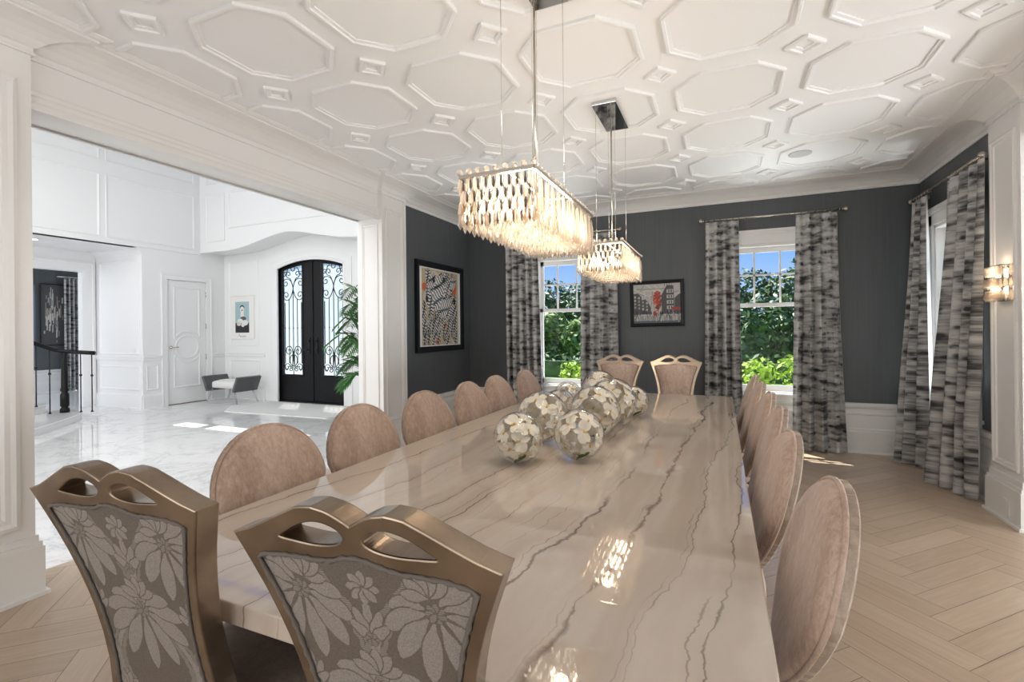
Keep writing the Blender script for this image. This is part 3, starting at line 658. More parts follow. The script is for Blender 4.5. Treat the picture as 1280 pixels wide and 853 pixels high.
def leg_mb(x, y, z1, r1, r0, dx=0, dy=0):
    mb = MB(); vs = []
    for z, r, a_ in ((0, r0, 1), (z1, r1, 0)):
        for sx, sy in ((-1, -1), (1, -1), (1, 1), (-1, 1)): vs.append((x+dx*a_+sx*r, y+dy*a_+sy*r, z))
    mb.add(vs, [(0, 3, 2, 1), (4, 5, 6, 7), (0, 1, 5, 4), (1, 2, 6, 5), (2, 3, 7, 6), (3, 0, 4, 7)]); return mb
def cushion(x0, x1, y0, y1, z0, z1, r=.03, n=10, crown=.02, wfun=None):
    """upholstered pad: rounded rectangle rings"""
    mb = MB(); rings = []; cx, cy = (x0+x1)/2, (y0+y1)/2; hx_, hy_ = (x1-x0)/2, (y1-y0)/2
    def ring(ins, z):
        pts = []
        for k_ in range(40):
            t_ = 2*PI*k_/40; c_, s_ = math.cos(t_), math.sin(t_); e_ = .28
            x = cx+(hx_-ins)*math.copysign(abs(c_)**e_, c_); y = cy+(hy_-ins)*math.copysign(abs(s_)**e_, s_)
            if wfun: x = cx+(x-cx)*wfun((y-y0)/(y1-y0))
            pts.append((x, y, z))
        return pts
    lv = [(r*.6, z0), (0, z0+r*.5), (0, z1-r), (r*.3, z1-r*.3), (r, z1), (hx_*.35, z1+crown*.75), (hx_*.7, z1+crown)]
    vs = []
    for ins, z in lv: vs += ring(min(ins, hx_*.95, hy_*.95), z)
    m_ = len(lv); fs = [(i*40+j, i*40+(j+1) % 40, (i+1)*40+(j+1) % 40, (i+1)*40+j) for i in range(m_-1) for j in range(40)]
    fs += [tuple(range(39, -1, -1)), tuple((m_-1)*40+j for j in range(40))]
    return mb.add(vs, fs, 0, True)

# oval-backed side chairs
LEAN = .27
def back_y(z): return -.205-LEAN*(z-.46)
def oval(th, k_=1.0):
    c_, s_ = math.cos(th), math.sin(th); zc = .745
    a_ = .282*(1-.42*max(0, -s_)**1.2); b_ = .258 if s_ > 0 else .295
    return k_*a_*c_, zc+k_*b_*s_
def make_side_chair():
    t_ = thing('dining_chair', '', 'chair')
    cushion(-.25, .25, -.23, .25, .375, .475, .035, crown=.015, wfun=lambda q: lerp(.86, 1.0, q)).obj('seat', 'velvet', t_)
    n = 44
    def dome(name, mat, front):
        mb = MB(); ks = [1.0, .985, .95, .88, .74, .5, .25, .02]; hs = [.012, .022, .034, .042, .046, .046, .046, .046] if front else [.013, .017, .020, .022, .023, .023, .023, .023]
        vs = []
        for k_, h_ in zip(ks, hs):
            for j in range(n):
                x, z = oval(2*PI*j/n, k_); vs.append((x, back_y(z)+(h_ if front else -h_)-.10*x*x*(-1), z))
        fs = [(i*n+j, i*n+(j+1) % n, (i+1)*n+(j+1) % n, (i+1)*n+j) for i in range(len(ks)-1) for j in range(n)]+[tuple((len(ks)-1)*n+j for j in range(n))]
        return mb.add(vs, fs, 0, True).obj(name, mat, t_)
    b = dome('backrest', 'velvet', True); dome('back_panel', 'quilt', False)
    pip = [(oval(2*PI*j/n, 1.004)[0], back_y(oval(2*PI*j/n)[1])+.10*oval(2*PI*j/n)[0]**2+.013, oval(2*PI*j/n, 1.004)[1]) for j in range(n)]
    MB().tube(pip, .007, 6, closed=True).obj('piping', 'velvet', b)
    rim = MB(); vs = []
    for off in (.013, -.013):
        for j in range(n):
            x, z = oval(2*PI*j/n, 1.0); vs.append((x, back_y(z)+.10*x*x+off, z))
    rim.add(vs, [(j, (j+1) % n, n+(j+1) % n, n+j) for j in range(n)], 0, True).obj('rim_band', 'quilt', b)
    for sx in (-1, 1):
        leg_mb(sx*.20, .19, .39, .022, .013).obj('leg', 'brown_lacquer', t_); leg_mb(sx*.17, -.185, .47, .024, .014, 0, -.05).obj('leg', 'brown_lacquer', t_)
    return t_
PLACE = ['nearest the camera', 'second from the near end', 'third from the near end', 'fourth from the near end', 'fifth from the near end', 'farthest down the row']
LY = [1.55, 2.17, 2.79, 3.43, 3.97, 4.66]; RY = [1.53, 2.19, 2.86, 3.47, 4.11, 4.67]
proto = None
for i, y in enumerate(LY):
    lab = 'oval-backed velvet chair along the foyer side, '+PLACE[i]
    if proto is None:
        proto = make_side_chair(); o = proto; o['label'] = lab; o.location = (-1.545, y, 0); o.rotation_euler = (0, 0, -PI/2)
    else: o = dup(proto, (-1.545+random.uniform(-.012, .012), y, 0), -PI/2+random.uniform(-.03, .03), lab)
    o['group'] = 'oval-backed velvet chairs along the table'
for i, y in enumerate(RY):
    o = dup(proto, (-.055+(.0, -.03, .0, .0, -.005, -.015)[i], y, 0), PI/2+(.0, .03, -.02, .02, 0, -.02)[i], 'oval-backed velvet chair along the right side, '+PLACE[i], 'oval-backed velvet chairs along the table')

# carved head chairs with damask backs
HW = [(1.055, .258), (1.0, .236), (.95, .217), (.90, .201), (.85, .188), (.80, .178), (.75, .171), (.68, .168), (.60, .172), (.46, .195)]
def hw_at(z): return interp(HW, z)
def rail_top(u):           # outer contour of the top rail, u in 0..1 from the centre to the corner
    return interp([(0, 1.098), (.06, 1.108), (.16, 1.121), (.28, 1.127), (.40, 1.123), (.55, 1.105), (.70, 1.086), (.85, 1.068), (1, 1.055)], u)
def rail_bot(u):           # lower edge of the rail = top of the upholstered panel
    return interp([(0, 1.052), (.10, 1.049), (.22, 1.040), (.35, 1.036), (.5, 1.037), (.7, 1.035), (.85, 1.028), (.95, 1.012), (1, .99)], u)
def smooth_loop(pts, n=5): return blob(pts, n)
BKY = -.205; BL = .175
def back_pt(x, y, z): return (x, BKY+y-BL*(z-.46)-.10*(z-.46)**2, z)
def head_frame(depth):
    W0 = .258; zs = [1.03, 1.0, .95, .90, .85, .80, .75, .68, .60, .46]
    outer = [(-hw_at(z), z) for z in zs[::-1]]+[(-W0, 1.055)]+[(W0*u, rail_top(abs(u))) for u in [(-1+2*i/44) for i in range(1, 44)]]+[(W0, 1.055)]+[(hw_at(z), z) for z in zs]
    b_ = .017
    hole = [(-(hw_at(z)-b_), z) for z in [.50, .60, .68, .75, .80, .85, .90, .95, .985]]+[(W0*.915*u, rail_bot(abs(u))-.004) for u in [(-1+2*i/30) for i in range(1, 30)]]+[(hw_at(z)-b_, z) for z in [.985, .95, .90, .85, .80, .75, .68, .60, .50]]
    def loop(s): return [(s*x, z) for x, z in blob([(.016, 1.075), (.028, 1.094), (.062, 1.104), (.10, 1.098), (.135, 1.080), (.158, 1.062), (.120, 1.056), (.075, 1.054), (.036, 1.060)], 4)]
    vs, fs = curve2d([outer, hole, loop(1), loop(-1)], depth, .004)
    mb = MB(); mb.add([back_pt(x, -z, y) for x, y, z in vs], fs); return mb
def poly_clip(poly, f):
    """keep the part of poly where f(p) >= 0"""
    out = []
    for i in range(len(poly)):
        a_, b_ = poly[i-1], poly[i]; fa, fb = f(a_), f(b_)
        if (fa >= 0) != (fb >= 0):
            t_ = fa/(fa-fb); out.append((a_[0]+(b_[0]-a_[0])*t_, a_[1]+(b_[1]-a_[1])*t_))
        if fb >= 0: out.append(b_)
    return out
def damask_motifs():
    """brocade pattern in panel coordinates (x, z): list of (polygon, material index, layer)"""
    out = []
    def petal(bx, bz, ang, L, w, bend=0.0, tip=.35, mi=1, lay=0, n=9):
        cl = []; x, z = bx, bz; a_ = ang
        for i in range(n):
            cl.append((x, z, a_)); a_ += bend/n; x += L/(n-1)*math.cos(a_); z += L/(n-1)*math.sin(a_)
        l, r = [], []
        for i, (x, z, a_) in enumerate(cl):
            t_ = i/(n-1); ww = w*(math.sin(PI*min(1, t_**1.35))**.75 if 0 < t_ < 1 else 0)*(1+tip*math.sin(t_*7)) if t_ < 1 else 0
            ww = max(ww, w*.10)
            nx, nz_ = -math.sin(a_), math.cos(a_); l.append((x+nx*ww, z+nz_*ww)); r.append((x-nx*ww, z-nz_*ww))
        p = l+r[::-1]; cx_ = sum(q[0] for q in p)/len(p); cz_ = sum(q[1] for q in p)/len(p); g_ = .0028
        big = []
        for q, (x, z, a_), sd in [(q, c_, 1) for q, c_ in zip(l, cl)]+[(q, c_, -1) for q, c_ in zip(r[::-1], cl[::-1])]: big.append((q[0]-math.sin(a_)*g_*sd, q[1]+math.cos(a_)*g_*sd))
        out.append((big, 0, len(out))); out.append((p, mi, len(out)))
    def flower(cx, cz, s, ang):
        for k_, (da, L, w, bd) in enumerate([(-2.25, .60, .12, .9), (-1.75, .80, .14, .7), (-1.2, .95, .15, .45), (-.62, 1.05, .14, .25), (0, 1.10, .13, 0), (.62, 1.05, .14, -.25), (1.2, .95, .15, -.45), (1.75, .80, .14, -.7), (2.25, .60, .12, -.9)]):
            petal(cx+.17*s*math.cos(ang+da), cz+.17*s*math.sin(ang+da), ang+da, L*s, w*s*1.25, bd, .12, 1, k_ % 2)
        for k_ in range(5): petal(cx+.25*s*math.cos(ang+PI), cz+.25*s*math.sin(ang+PI), ang+PI+(k_-2)*.6, .42*s, .10*s, 0, .1, 1, 2)
        for k_ in range(7):
            a_ = 2*PI*k_/7; petal(cx, cz, ang+a_, .17*s, .05*s, 0, .1, 2, 3)
    def sprig(cx, cz, s, ang=PI/2):
        for da, L in ((0, 1.0), (.55, .85), (-.55, .85), (1.15, .65), (-1.15, .65)):
            petal(cx, cz, ang+da, L*s, .16*s, -da*.4, .3, 1, 1)
        for k_ in range(6): petal(cx, cz-.05*s, 2*PI*k_/6, .2*s, .07*s, 0, 0, 2, 2)
    def ribbon(f, z0, z1, w, mi, lay, n=40):
        prev = None
        for i in range(n+1):
            z = lerp(z0, z1, i/n); x = f(z); dx = (f(z+.002)-f(z-.002))/.004; L = math.hypot(1, dx); e_ = (x-w/L, z+w*dx/L), (x+w/L, z-w*dx/L)
            if prev: out.append(([prev[0], prev[1], e_[1], e_[0]], mi, 0))
            prev = e_
    P = .46
    for s in (-1, 1):
        for o_, w, mi, wob in ((0.0, .0065, 1, .0), (.016, .0045, 2, .003), (-.017, .0055, 2, .0025)):
            for c0 in (0, -.26, .26):
                f = lambda z, s=s, o_=o_, wob=wob, c0=c0: c0+s*(.066+.062*math.cos(2*PI*(z-.845)/P+PI))+o_*s+wob*math.sin(z*260)
                ribbon(f, .46, 1.06, w, mi, 0, 70)
    for z0 in (.98, .52):
        for s in (-1, 1): flower(s*.135, z0-.02, .118, -PI/2+s*.35)
    flower(0, .775, .128, -PI/2); flower(0, .36, .1, -PI/2)
    for z0 in (.885, .42): sprig(0, z0, .075)
    for s in (-1, 1): sprig(s*.150, .755, .065)
    for k_ in range(8): petal(0, .985, 2*PI*k_/8, .034, .009, 0, .1, 1, 2)
    return out
def make_head_chair(label, damask=True, metal='champagne_metal'):
    t_ = thing('head_chair', label, 'chair')
    cushion(-.25, .25, -.21, .27, .37, .475, .035, crown=.012, wfun=lambda q: lerp(.80, 1.0, q)).obj('seat', 'velvet_brown', t_)
    head_frame(.024).obj('back_frame', metal, t_)
    # upholstered panel: rear skin, front pad
    def skin(y, puff, zt=0, nx=20, nz_=26):
        vs = []; 
        for j in range(nz_+1):
            for i in range(nx+1):
                u = -1+2*i/nx; z_top = rail_bot(min(1, abs(u)*.93))+zt; z = lerp(.475, z_top, j/nz_); w = hw_at(z)-.020
                e_ = (1-abs(u)**6)*(1-max(0, (j/nz_-.9)/.1)**3*.8)
                vs.append(back_pt(u*w, y+puff*e_, z))
        fs = [(j*(nx+1)+i, j*(nx+1)+i+1, (j+1)*(nx+1)+i+1, (j+1)*(nx+1)+i) for j in range(nz_) for i in range(nx)]
        return vs, fs
    vs, fs = skin(-.022, -.006)
    if damask:
        import numpy as np
        RS = .0006; X0, Z0 = -.27, .45; NX, NZ = int(.54/RS), int(.64/RS); lay_f = np.zeros((NZ, NX), np.float32); lay_r = np.zeros((NZ, NX), np.float32)
        for poly, mi, lay in damask_motifs():
            zs_ = [p[1] for p in poly]; j0 = max(0, int((min(zs_)-Z0)/RS)); j1 = min(NZ-1, int((max(zs_)-Z0)/RS)+1)
            for j in range(j0, j1+1):
                z = Z0+(j+.5)*RS; xs_c = []
                for (xa, za), (xb, zb_) in zip(poly, poly[1:]+poly[:1]):
                    if (za <= z) != (zb_ <= z): xs_c.append(xa+(xb-xa)*(z-za)/(zb_-za))
                xs_c.sort()
                for xa, xb in zip(xs_c[::2], xs_c[1::2]):
                    i0, i1 = max(0, int((xa-X0)/RS)), min(NX, int((xb-X0)/RS)+1)
                    if i1 > i0: lay_f[j, i0:i1] = 1.0 if mi == 1 else 0.0; lay_r[j, i0:i1] = 1.0 if mi == 2 else 0.0
        def box(a_):
            p_ = np.pad(a_, 1, mode='edge'); return sum(p_[dj:dj+NZ, di:di+NX] for dj in range(3) for di in range(3))/9
        lay_f, lay_r = box(lay_f), box(lay_r)
        vs, fs = skin(-.023, -.005, 0, 230, 280)
        mb = MB(); mb.add(vs, fs, 0, True); me = mb.mesh('back_panel', 'damask'); ca = me.attributes.new('pattern', 'FLOAT_COLOR', 'POINT')
        for v_, d_ in zip(vs, ca.data):
            i = min(NX-1, max(0, int((v_[0]-X0)/RS))); j = min(NZ-1, max(0, int((v_[2]-Z0)/RS))); d_.color = (float(lay_f[j, i]), float(lay_r[j, i]), 0, 1)
        link('back_panel', me, t_)
        # ruched welt around the panel
        edge = [(-(hw_at(z)-.025), z) for z in [.49+.012*i for i in range(41)]]; edge += [(.232*u, rail_bot(abs(u)*.95)-.010) for u in [(-.93+1.86*i/46) for i in range(47)]]; edge += [(x*-1, z) for x, z in edge[:41][::-1]]
        pts = [back_pt(x+random.uniform(-.0012, .0012), -.0275, z+random.uniform(-.0012, .0012)) for x, z in edge]
        MB().tube(pts, [.0046+.0016*math.sin(i*2.4) for i in range(len(pts))], 6).obj('welt', 'damask_ribbon', t_)
    else: MB().add(vs, fs, 0, True).obj('back_panel', 'velvet', t_)
    vs, fs = skin(.015, .035); n_ = 21
    mb = MB(); mb.add(vs, fs, 0, True)
    v2, f2 = skin(.0, .0); mb.add(v2, f2, 0, True)
    off = len(vs); rim = [i*n_ for i in range(27)]+[26*n_+i for i in range(1, 21)]+[i*n_+20 for i in range(25, -1, -1)]
    for a_, b_ in zip(rim, rim[1:]): mb.f.append([a_, b_, off+b_, off+a_]); mb.mi.append(0); mb.sm.append(True)
    mb.obj('backrest', 'velvet', t_)
    for sx in (-1, 1):
        leg_mb(sx*.21, .215, .39, .022, .014).obj('leg', metal, t_); leg_mb(sx*.185, -.205, .48, .024, .015, 0, -.06).obj('leg', metal, t_)
    return t_
def put(o, x, y, rz): o.location = (x, y, 0); o.rotation_euler = (0, 0, rz)
def head_pos(cx, cy, rz):       # place so that the top of the back is at (cx, cy)
    ly = back_pt(0, 0, 1.055)[1]; return cx+ly*math.sin(rz), cy-ly*math.cos(rz), rz
hc = make_head_chair('carved gold-framed head chair with grey damask back, right one of the pair in front')
put(hc, *head_pos(-.563, .660, .080)); hc['group'] = 'carved head chairs at the near end'
h2 = dup(hc, (0, 0, 0), 0, 'carved gold-framed head chair with grey damask back, left one of the front pair', 'carved head chairs at the near end'); put(h2, *head_pos(-1.246, .652, .094))
hf = make_head_chair('pink-backed carved head chair at the far end, right of its pair', False, 'pale_metal')
put(hf, *head_pos(-.445, 5.43, PI+.02)); hf['group'] = 'carved head chairs at the far end'
h4 = dup(hf, (0, 0, 0), 0, 'pink-backed carved head chair at the far end, left of its pair', 'carved head chairs at the far end'); put(h4, *head_pos(-1.04, 5.46, PI-.02))

# glass globes filled with orchids
GL = [(-.928, 2.222, .125, 'glass globe at the front left'), (-.664, 2.387, .127, 'glass globe at the front right'), (-.964, 2.675, .150, 'large glass globe second in the left row'), (-.712, 2.928, .155, 'large glass globe second in the right row'),
      (-.690, 3.345, .160, 'large glass globe third in the right row'), (-.606, 3.72, .112, 'small glass globe at the far right end'), (-.975, 4.17, .150, 'large glass globe at the very back'), (-1.165, 3.86, .115, 'half-hidden glass globe at the far left'), (-1.115, 3.50, .105, 'small half-hidden glass globe third in the left row')]
def make_bloom_mesh(name):
    mb = MB()
    def pet(ang, L, w, lift, cup):
        n, k_ = 5, 4; vs = []
        for i in range(n+1):
            t_ = i/n; ww = w*math.sin(PI*(.08+.88*t_))**.7
            for j in range(k_+1):
                q = -1+2*j/k_; r_ = .05+t_*L
                vs.append((r_, q*ww, lift*t_+cup*q*q*ww))
        M_ = Matrix.Rotation(ang, 4, 'Z')
        mb.add([M_ @ Vector(p) for p in vs], [(i*(k_+1)+j, i*(k_+1)+j+1, (i+1)*(k_+1)+j+1, (i+1)*(k_+1)+j) for i in range(n) for j in range(k_)], 0, True)
    for a_ in (PI/2, PI/2+2.1, PI/2-2.1): pet(a_, .85, .26, .12, .25)
    for a_ in (0.15, PI-.15): pet(a_, .95, .46, .05, .2)
    mb.sphere((0, -.02, .06), .10, 8, 6, 1, (1, 1.3, .9)); mb.sphere((0, -.17, .06), .09, 8, 5, 1, (1.4, 1, .6))
    return mb.mesh(name, ['petal_white', 'petal_centre'])
BLOOM = make_bloom_mesh('orchid_bloom')
def leaf_mesh():
    mb = MB(); vs = []; n = 8
    for i in range(n+1):
        t_ = i/n; w = .17*math.sin(PI*(.05+.93*t_))**.8
        for q in (-1, 0, 1): vs.append((t_-.5, q*w, .08*q*q+.22*(t_-.5)**2))
    mb.add(vs, [(i*3+j, i*3+j+1, (i+1)*3+j+1, (i+1)*3+j) for i in range(n) for j in (0, 1)], 0, True); return mb.mesh('orchid_leaf', 'leaf_dark')
LEAFM = leaf_mesh()
for gi, (gx, gy, R_, nm) in enumerate(GL):
    o = thing('glass_globe', nm+', filled with white orchids', 'vase', (gx, gy, TZ+.0006), 0, 'orchid globes on the table')
    # hollow sphere with a round opening towards the camera side
    n, k_ = 40, 22; axd = Vector((random.uniform(-.2, .25), -1, random.uniform(-.05, .2))).normalized() if gi else Vector((-.05, -1, .08)).normalized()
    q = Vector((0, 0, 1)).rotation_difference(axd).to_matrix().to_4x4(); a0 = .42
    prof = [(R_*math.sin(lerp(PI, a0, i/k_)), R_*math.cos(lerp(PI, a0, i/k_))) for i in range(k_+1)]; prof[0] = (.0004, prof[0][1])
    mb = MB()
    vs = []; fs = []
    for r_, z_ in prof:
        for j in range(n): vs.append((r_*math.cos(2*PI*j/n), r_*math.sin(2*PI*j/n), z_))
    fs = [(i*n+j, i*n+(j+1) % n, (i+1)*n+(j+1) % n, (i+1)*n+j) for i in range(k_) for j in range(n)]
    mb.add(vs, fs, 0, True); T = Matrix.Translation((0, 0, R_)) @ q; mb.xf(T); mb.obj('globe_wall', 'globe_glass', o)
    mb = MB(); mb.tube([(R_*math.sin(a0)*math.cos(2*PI*j/36), R_*math.sin(a0)*math.sin(2*PI*j/36), R_*math.cos(a0)) for j in range(36)], .0032, 6, closed=True); mb.xf(T); mb.obj('rim', 'globe_glass', o)
    nb = 22 if gi < 6 else 15
    for b_ in range(nb):
        # spread over the inner wall (golden spiral), blooms facing outwards
        zz = 1-2*(b_+.5)/nb; ph = b_*2.39996+gi; d = Vector((math.sqrt(1-zz*zz)*math.cos(ph), math.sqrt(1-zz*zz)*math.sin(ph), zz))
        if d.dot(axd) > .93: continue
        s_ = R_*random.uniform(.42, .52); ro = R_-s_*.55-.006
        f = link('orchid_bloom', BLOOM, None, 'white orchid bloom inside the '+nm, 'flower', 'orchids inside the '+nm)
        f.location = Vector((gx, gy, TZ+R_))+d*(R_*.79); f.scale = (s_, s_, s_)
        f.rotation_euler = (d.to_track_quat('Z', 'Y').to_matrix() @ Matrix.Rotation(random.uniform(0, 6.28), 3, 'Z')).to_euler()
    if gi in (0, 1, 3, 5):
        f = link('orchid_leaf', LEAFM, None, 'green orchid leaf inside the '+nm, 'leaf')
        d = Vector((.28, -.55, -.72)).normalized(); f.location = Vector((gx, gy, TZ+R_))+d*R_*.86; s_ = R_*.7; f.scale = (s_, s_, s_)
        f.rotation_euler = (d.to_track_quat('Z', 'Y').to_matrix() @ Matrix.Rotation(.9, 3, 'Z')).to_euler()

# ---------------------------------------------------------------- chandeliers
def drop_mesh(L, r):
    mb = MB(); n = 6; vs = [(0, 0, 0)]+[(r*.55*math.cos(2*PI*j/n), r*.55*math.sin(2*PI*j/n), -L*.12) for j in range(n)]+[(r*math.cos(2*PI*j/n), r*math.sin(2*PI*j/n), -L*.72) for j in range(n)]+[(0, 0, -L)]
    fs = [(0, 1+(j+1) % n, 1+j) for j in range(n)]+[(1+j, 1+(j+1) % n, 7+(j+1) % n, 7+j) for j in range(n)]+[(7+j, 7+(j+1) % n, 13) for j in range(n)]
    mb.add(vs, fs); return mb
DROP = drop_mesh(.066, .0105).mesh('crystal_drop', 'crystal')
SMOKE = drop_mesh(.050, .0058).mesh('crystal_drop_smoke', 'crystal_smoke'); LONG = drop_mesh(.185, .0085).mesh('crystal_prism', 'crystal'); AMBER = drop_mesh(.175, .0075).mesh('crystal_prism_amber', 'crystal_amber')
BEAD = MB().sphere((0, 0, 0), .0125, 10, 6).mesh('crystal_bead', 'crystal')
def make_chandelier(label, loc):
    hx_, hy_ = .155, .435; zt, zb = 2.02, 1.815
    t_ = thing('chandelier', label, 'chandelier', loc, 0, 'crystal chandeliers over the table')
    mb = MB(); mb.box(-.09, .09, -.26, .26, ZC-.028, ZC-.0005); mb.obj('canopy', 'mirror_steel', t_, bevel=.003)
    mb = MB()
    for z in (zt, zt-.012):
        pass
    for x in (-hx_, hx_): mb.box(x-.006, x+.006, -hy_, hy_, zt-.008, zt+.006)
    for y in (-hy_, 0, hy_): mb.box(-hx_, hx_, y-.006, y+.006, zt-.008, zt+.006)
    for x in (-.05, .05): mb.box(x-.004, x+.004, -hy_, hy_, zt-.006, zt+.004)
    mb.obj('top_frame', 'nickel', t_)
    for i in range(9):
        for y in (-hy_, hy_): d = link('crystal_bead', BEAD, t_); d.location = (lerp(-hx_, hx_, i/8), y, zt+.016)
    for i in range(1, 22):
        for x in (-hx_, hx_): d = link('crystal_bead', BEAD, t_); d.location = (x, lerp(-hy_, hy_, i/22), zt+.013); d.scale = (.7, .7, .7)
    MB().tube([(0, 0, zt), (0, 0, ZC-.01)], .006).obj('center_rod', 'nickel', t_)
    for x, y in ((-.07, -.22), (.07, -.22), (-.07, .22), (.07, .22)): MB().tube([(x, y, zt), (x, y, ZC-.01)], .0016, 5).obj('cable', 'chrome', t_)
    for i in range(6):
        for x in (-.06, .06):
            y = lerp(-.34, .34, i/5); b = MB(); b.sphere((x, y, 1.915), .016, 10, 7, 0, (1, 1, 1.7)); b.obj('bulb', 'bulb_glow', t_)
    # rows of drops: [x, y, z]
    spots = []
    nx_, ny = 10, 36
    for row in range(4):
        z = zt-.006-row*.046; o_ = .5*(row % 2)
        for i in range(nx_): x = lerp(-hx_, hx_, (i+o_)/(nx_-.5)); spots += [(0, x, -hy_, z, DROP), (2, x, hy_, z, DROP)]
        for i in range(nx_-1): x = lerp(-hx_, hx_, (i+.5+o_)/(nx_-.5)); spots += [(-.5, x, -hy_-.004, z-.006, SMOKE), (2.5, x, hy_+.004, z-.006, SMOKE)]
    for i in range(ny):
        y = lerp(-hy_, hy_, (i+.5)/ny); q_ = AMBER if i % 3 == 1 else LONG; spots += [(1, hx_-.004*(i % 3 == 1), y, zt-.006-.012*(i % 2), q_), (3, -hx_, y, zt-.006-.012*(i % 2), q_)]
    bot = []
    for i in range(9):
        for j in range(23):
            bot.append((4, lerp(-hx_, hx_, i/8), lerp(-hy_, hy_, j/22), 1.878-.008*((i+j) % 2), DROP))
    spots.sort(key=lambda s: (s[0], s[2]))
    big = [q for q in spots if q[0] < 2][:100]; rest = [q for q in spots if q not in big]+bot
    for s in big:
        d = link('crystal_drop', s[4], t_); d.location = s[1:4]; d.rotation_euler = (0, 0, random.random())
    mb = MB(); srcs = {id(DROP): (drop_mesh(.066, .0105), 0), id(SMOKE): (drop_mesh(.050, .0058), 1), id(LONG): (drop_mesh(.185, .0085), 0), id(AMBER): (drop_mesh(.175, .0075), 2)}
    for s in rest:
        src, mi_ = srcs[id(s[4])]; o_ = random.random()*.5; c_, q = math.cos(o_), math.sin(o_)
        mb.add([(x*c_-y*q+s[1], x*q+y*c_+s[2], z+s[3]) for x, y, z in src.v], src.f, mi_)
    mb.obj('crystal_drops', ['crystal', 'crystal_smoke', 'crystal_amber'], t_, kind='stuff')
    for y in (-.28, .0, .28):
        l = bpy.data.lights.new('lamp_light', 'POINT'); l.energy = 5.0; l.color = (1, .87, .71); l.shadow_soft_size = .05
        lo = bpy.data.objects.new('lamp_light', l); COL.objects.link(lo); lo.parent = t_; lo.location = (0, y, 1.93)
    return t_
ch = make_chandelier('crystal box chandelier hanging over the near half of the table', (-.78, 2.105, 0))
dup(ch, (-.775, 3.80, 0), 0, 'crystal box chandelier hanging over the far half, its mirrored ceiling plate in view')

# wall sconce on the right pilaster
sc = thing('wall_sconce', 'crystal wall sconce glowing warm on the white pilaster at right', 'wall lamp', (1.90, 4.635, 1.72))
MB().box(-.022, 0, -.075, .075, -.13, .12).obj('back_plate', 'nickel', sc, bevel=.003)
for z in (-.055, .055): MB().sphere((-.045, 0, z), .014, 10, 6, 0, (1, 1, 1.6)).obj('bulb', 'bulb_glow', sc)
mb = MB()
for z in (.125, .03, -.065):
    mb.sweep([(-.005, -.115, z), (-.074, -.115, z), (-.074, .115, z), (-.005, .115, z)], [(-.004, -.003), (-.004, .003), (.004, .003), (.004, -.003)], cap=True)
mb.obj('frame', 'nickel', sc)
SD = drop_mesh(.085, .0155).mesh('crystal_drop', 'crystal')
for row, z in enumerate((.128, .040, -.048)):
    for i in range(9):
        d = link('crystal_drop', SD, sc); d.location = (-.078, lerp(-.115, .115, (i+.5*(row % 2))/8.5), z)
    for x in (-.055, -.025):
        for y in (-.118, .118): d = link('crystal_drop', SD, sc); d.location = (x, y, z)
for z in (-.05, .08):
    l = bpy.data.lights.new('lamp_light', 'POINT'); l.energy = 1.6; l.color = (1, .78, .55); l.shadow_soft_size = .03
    lo = bpy.data.objects.new('lamp_light', l); COL.objects.link(lo); lo.parent = sc; lo.location = (-.05, 0, z)

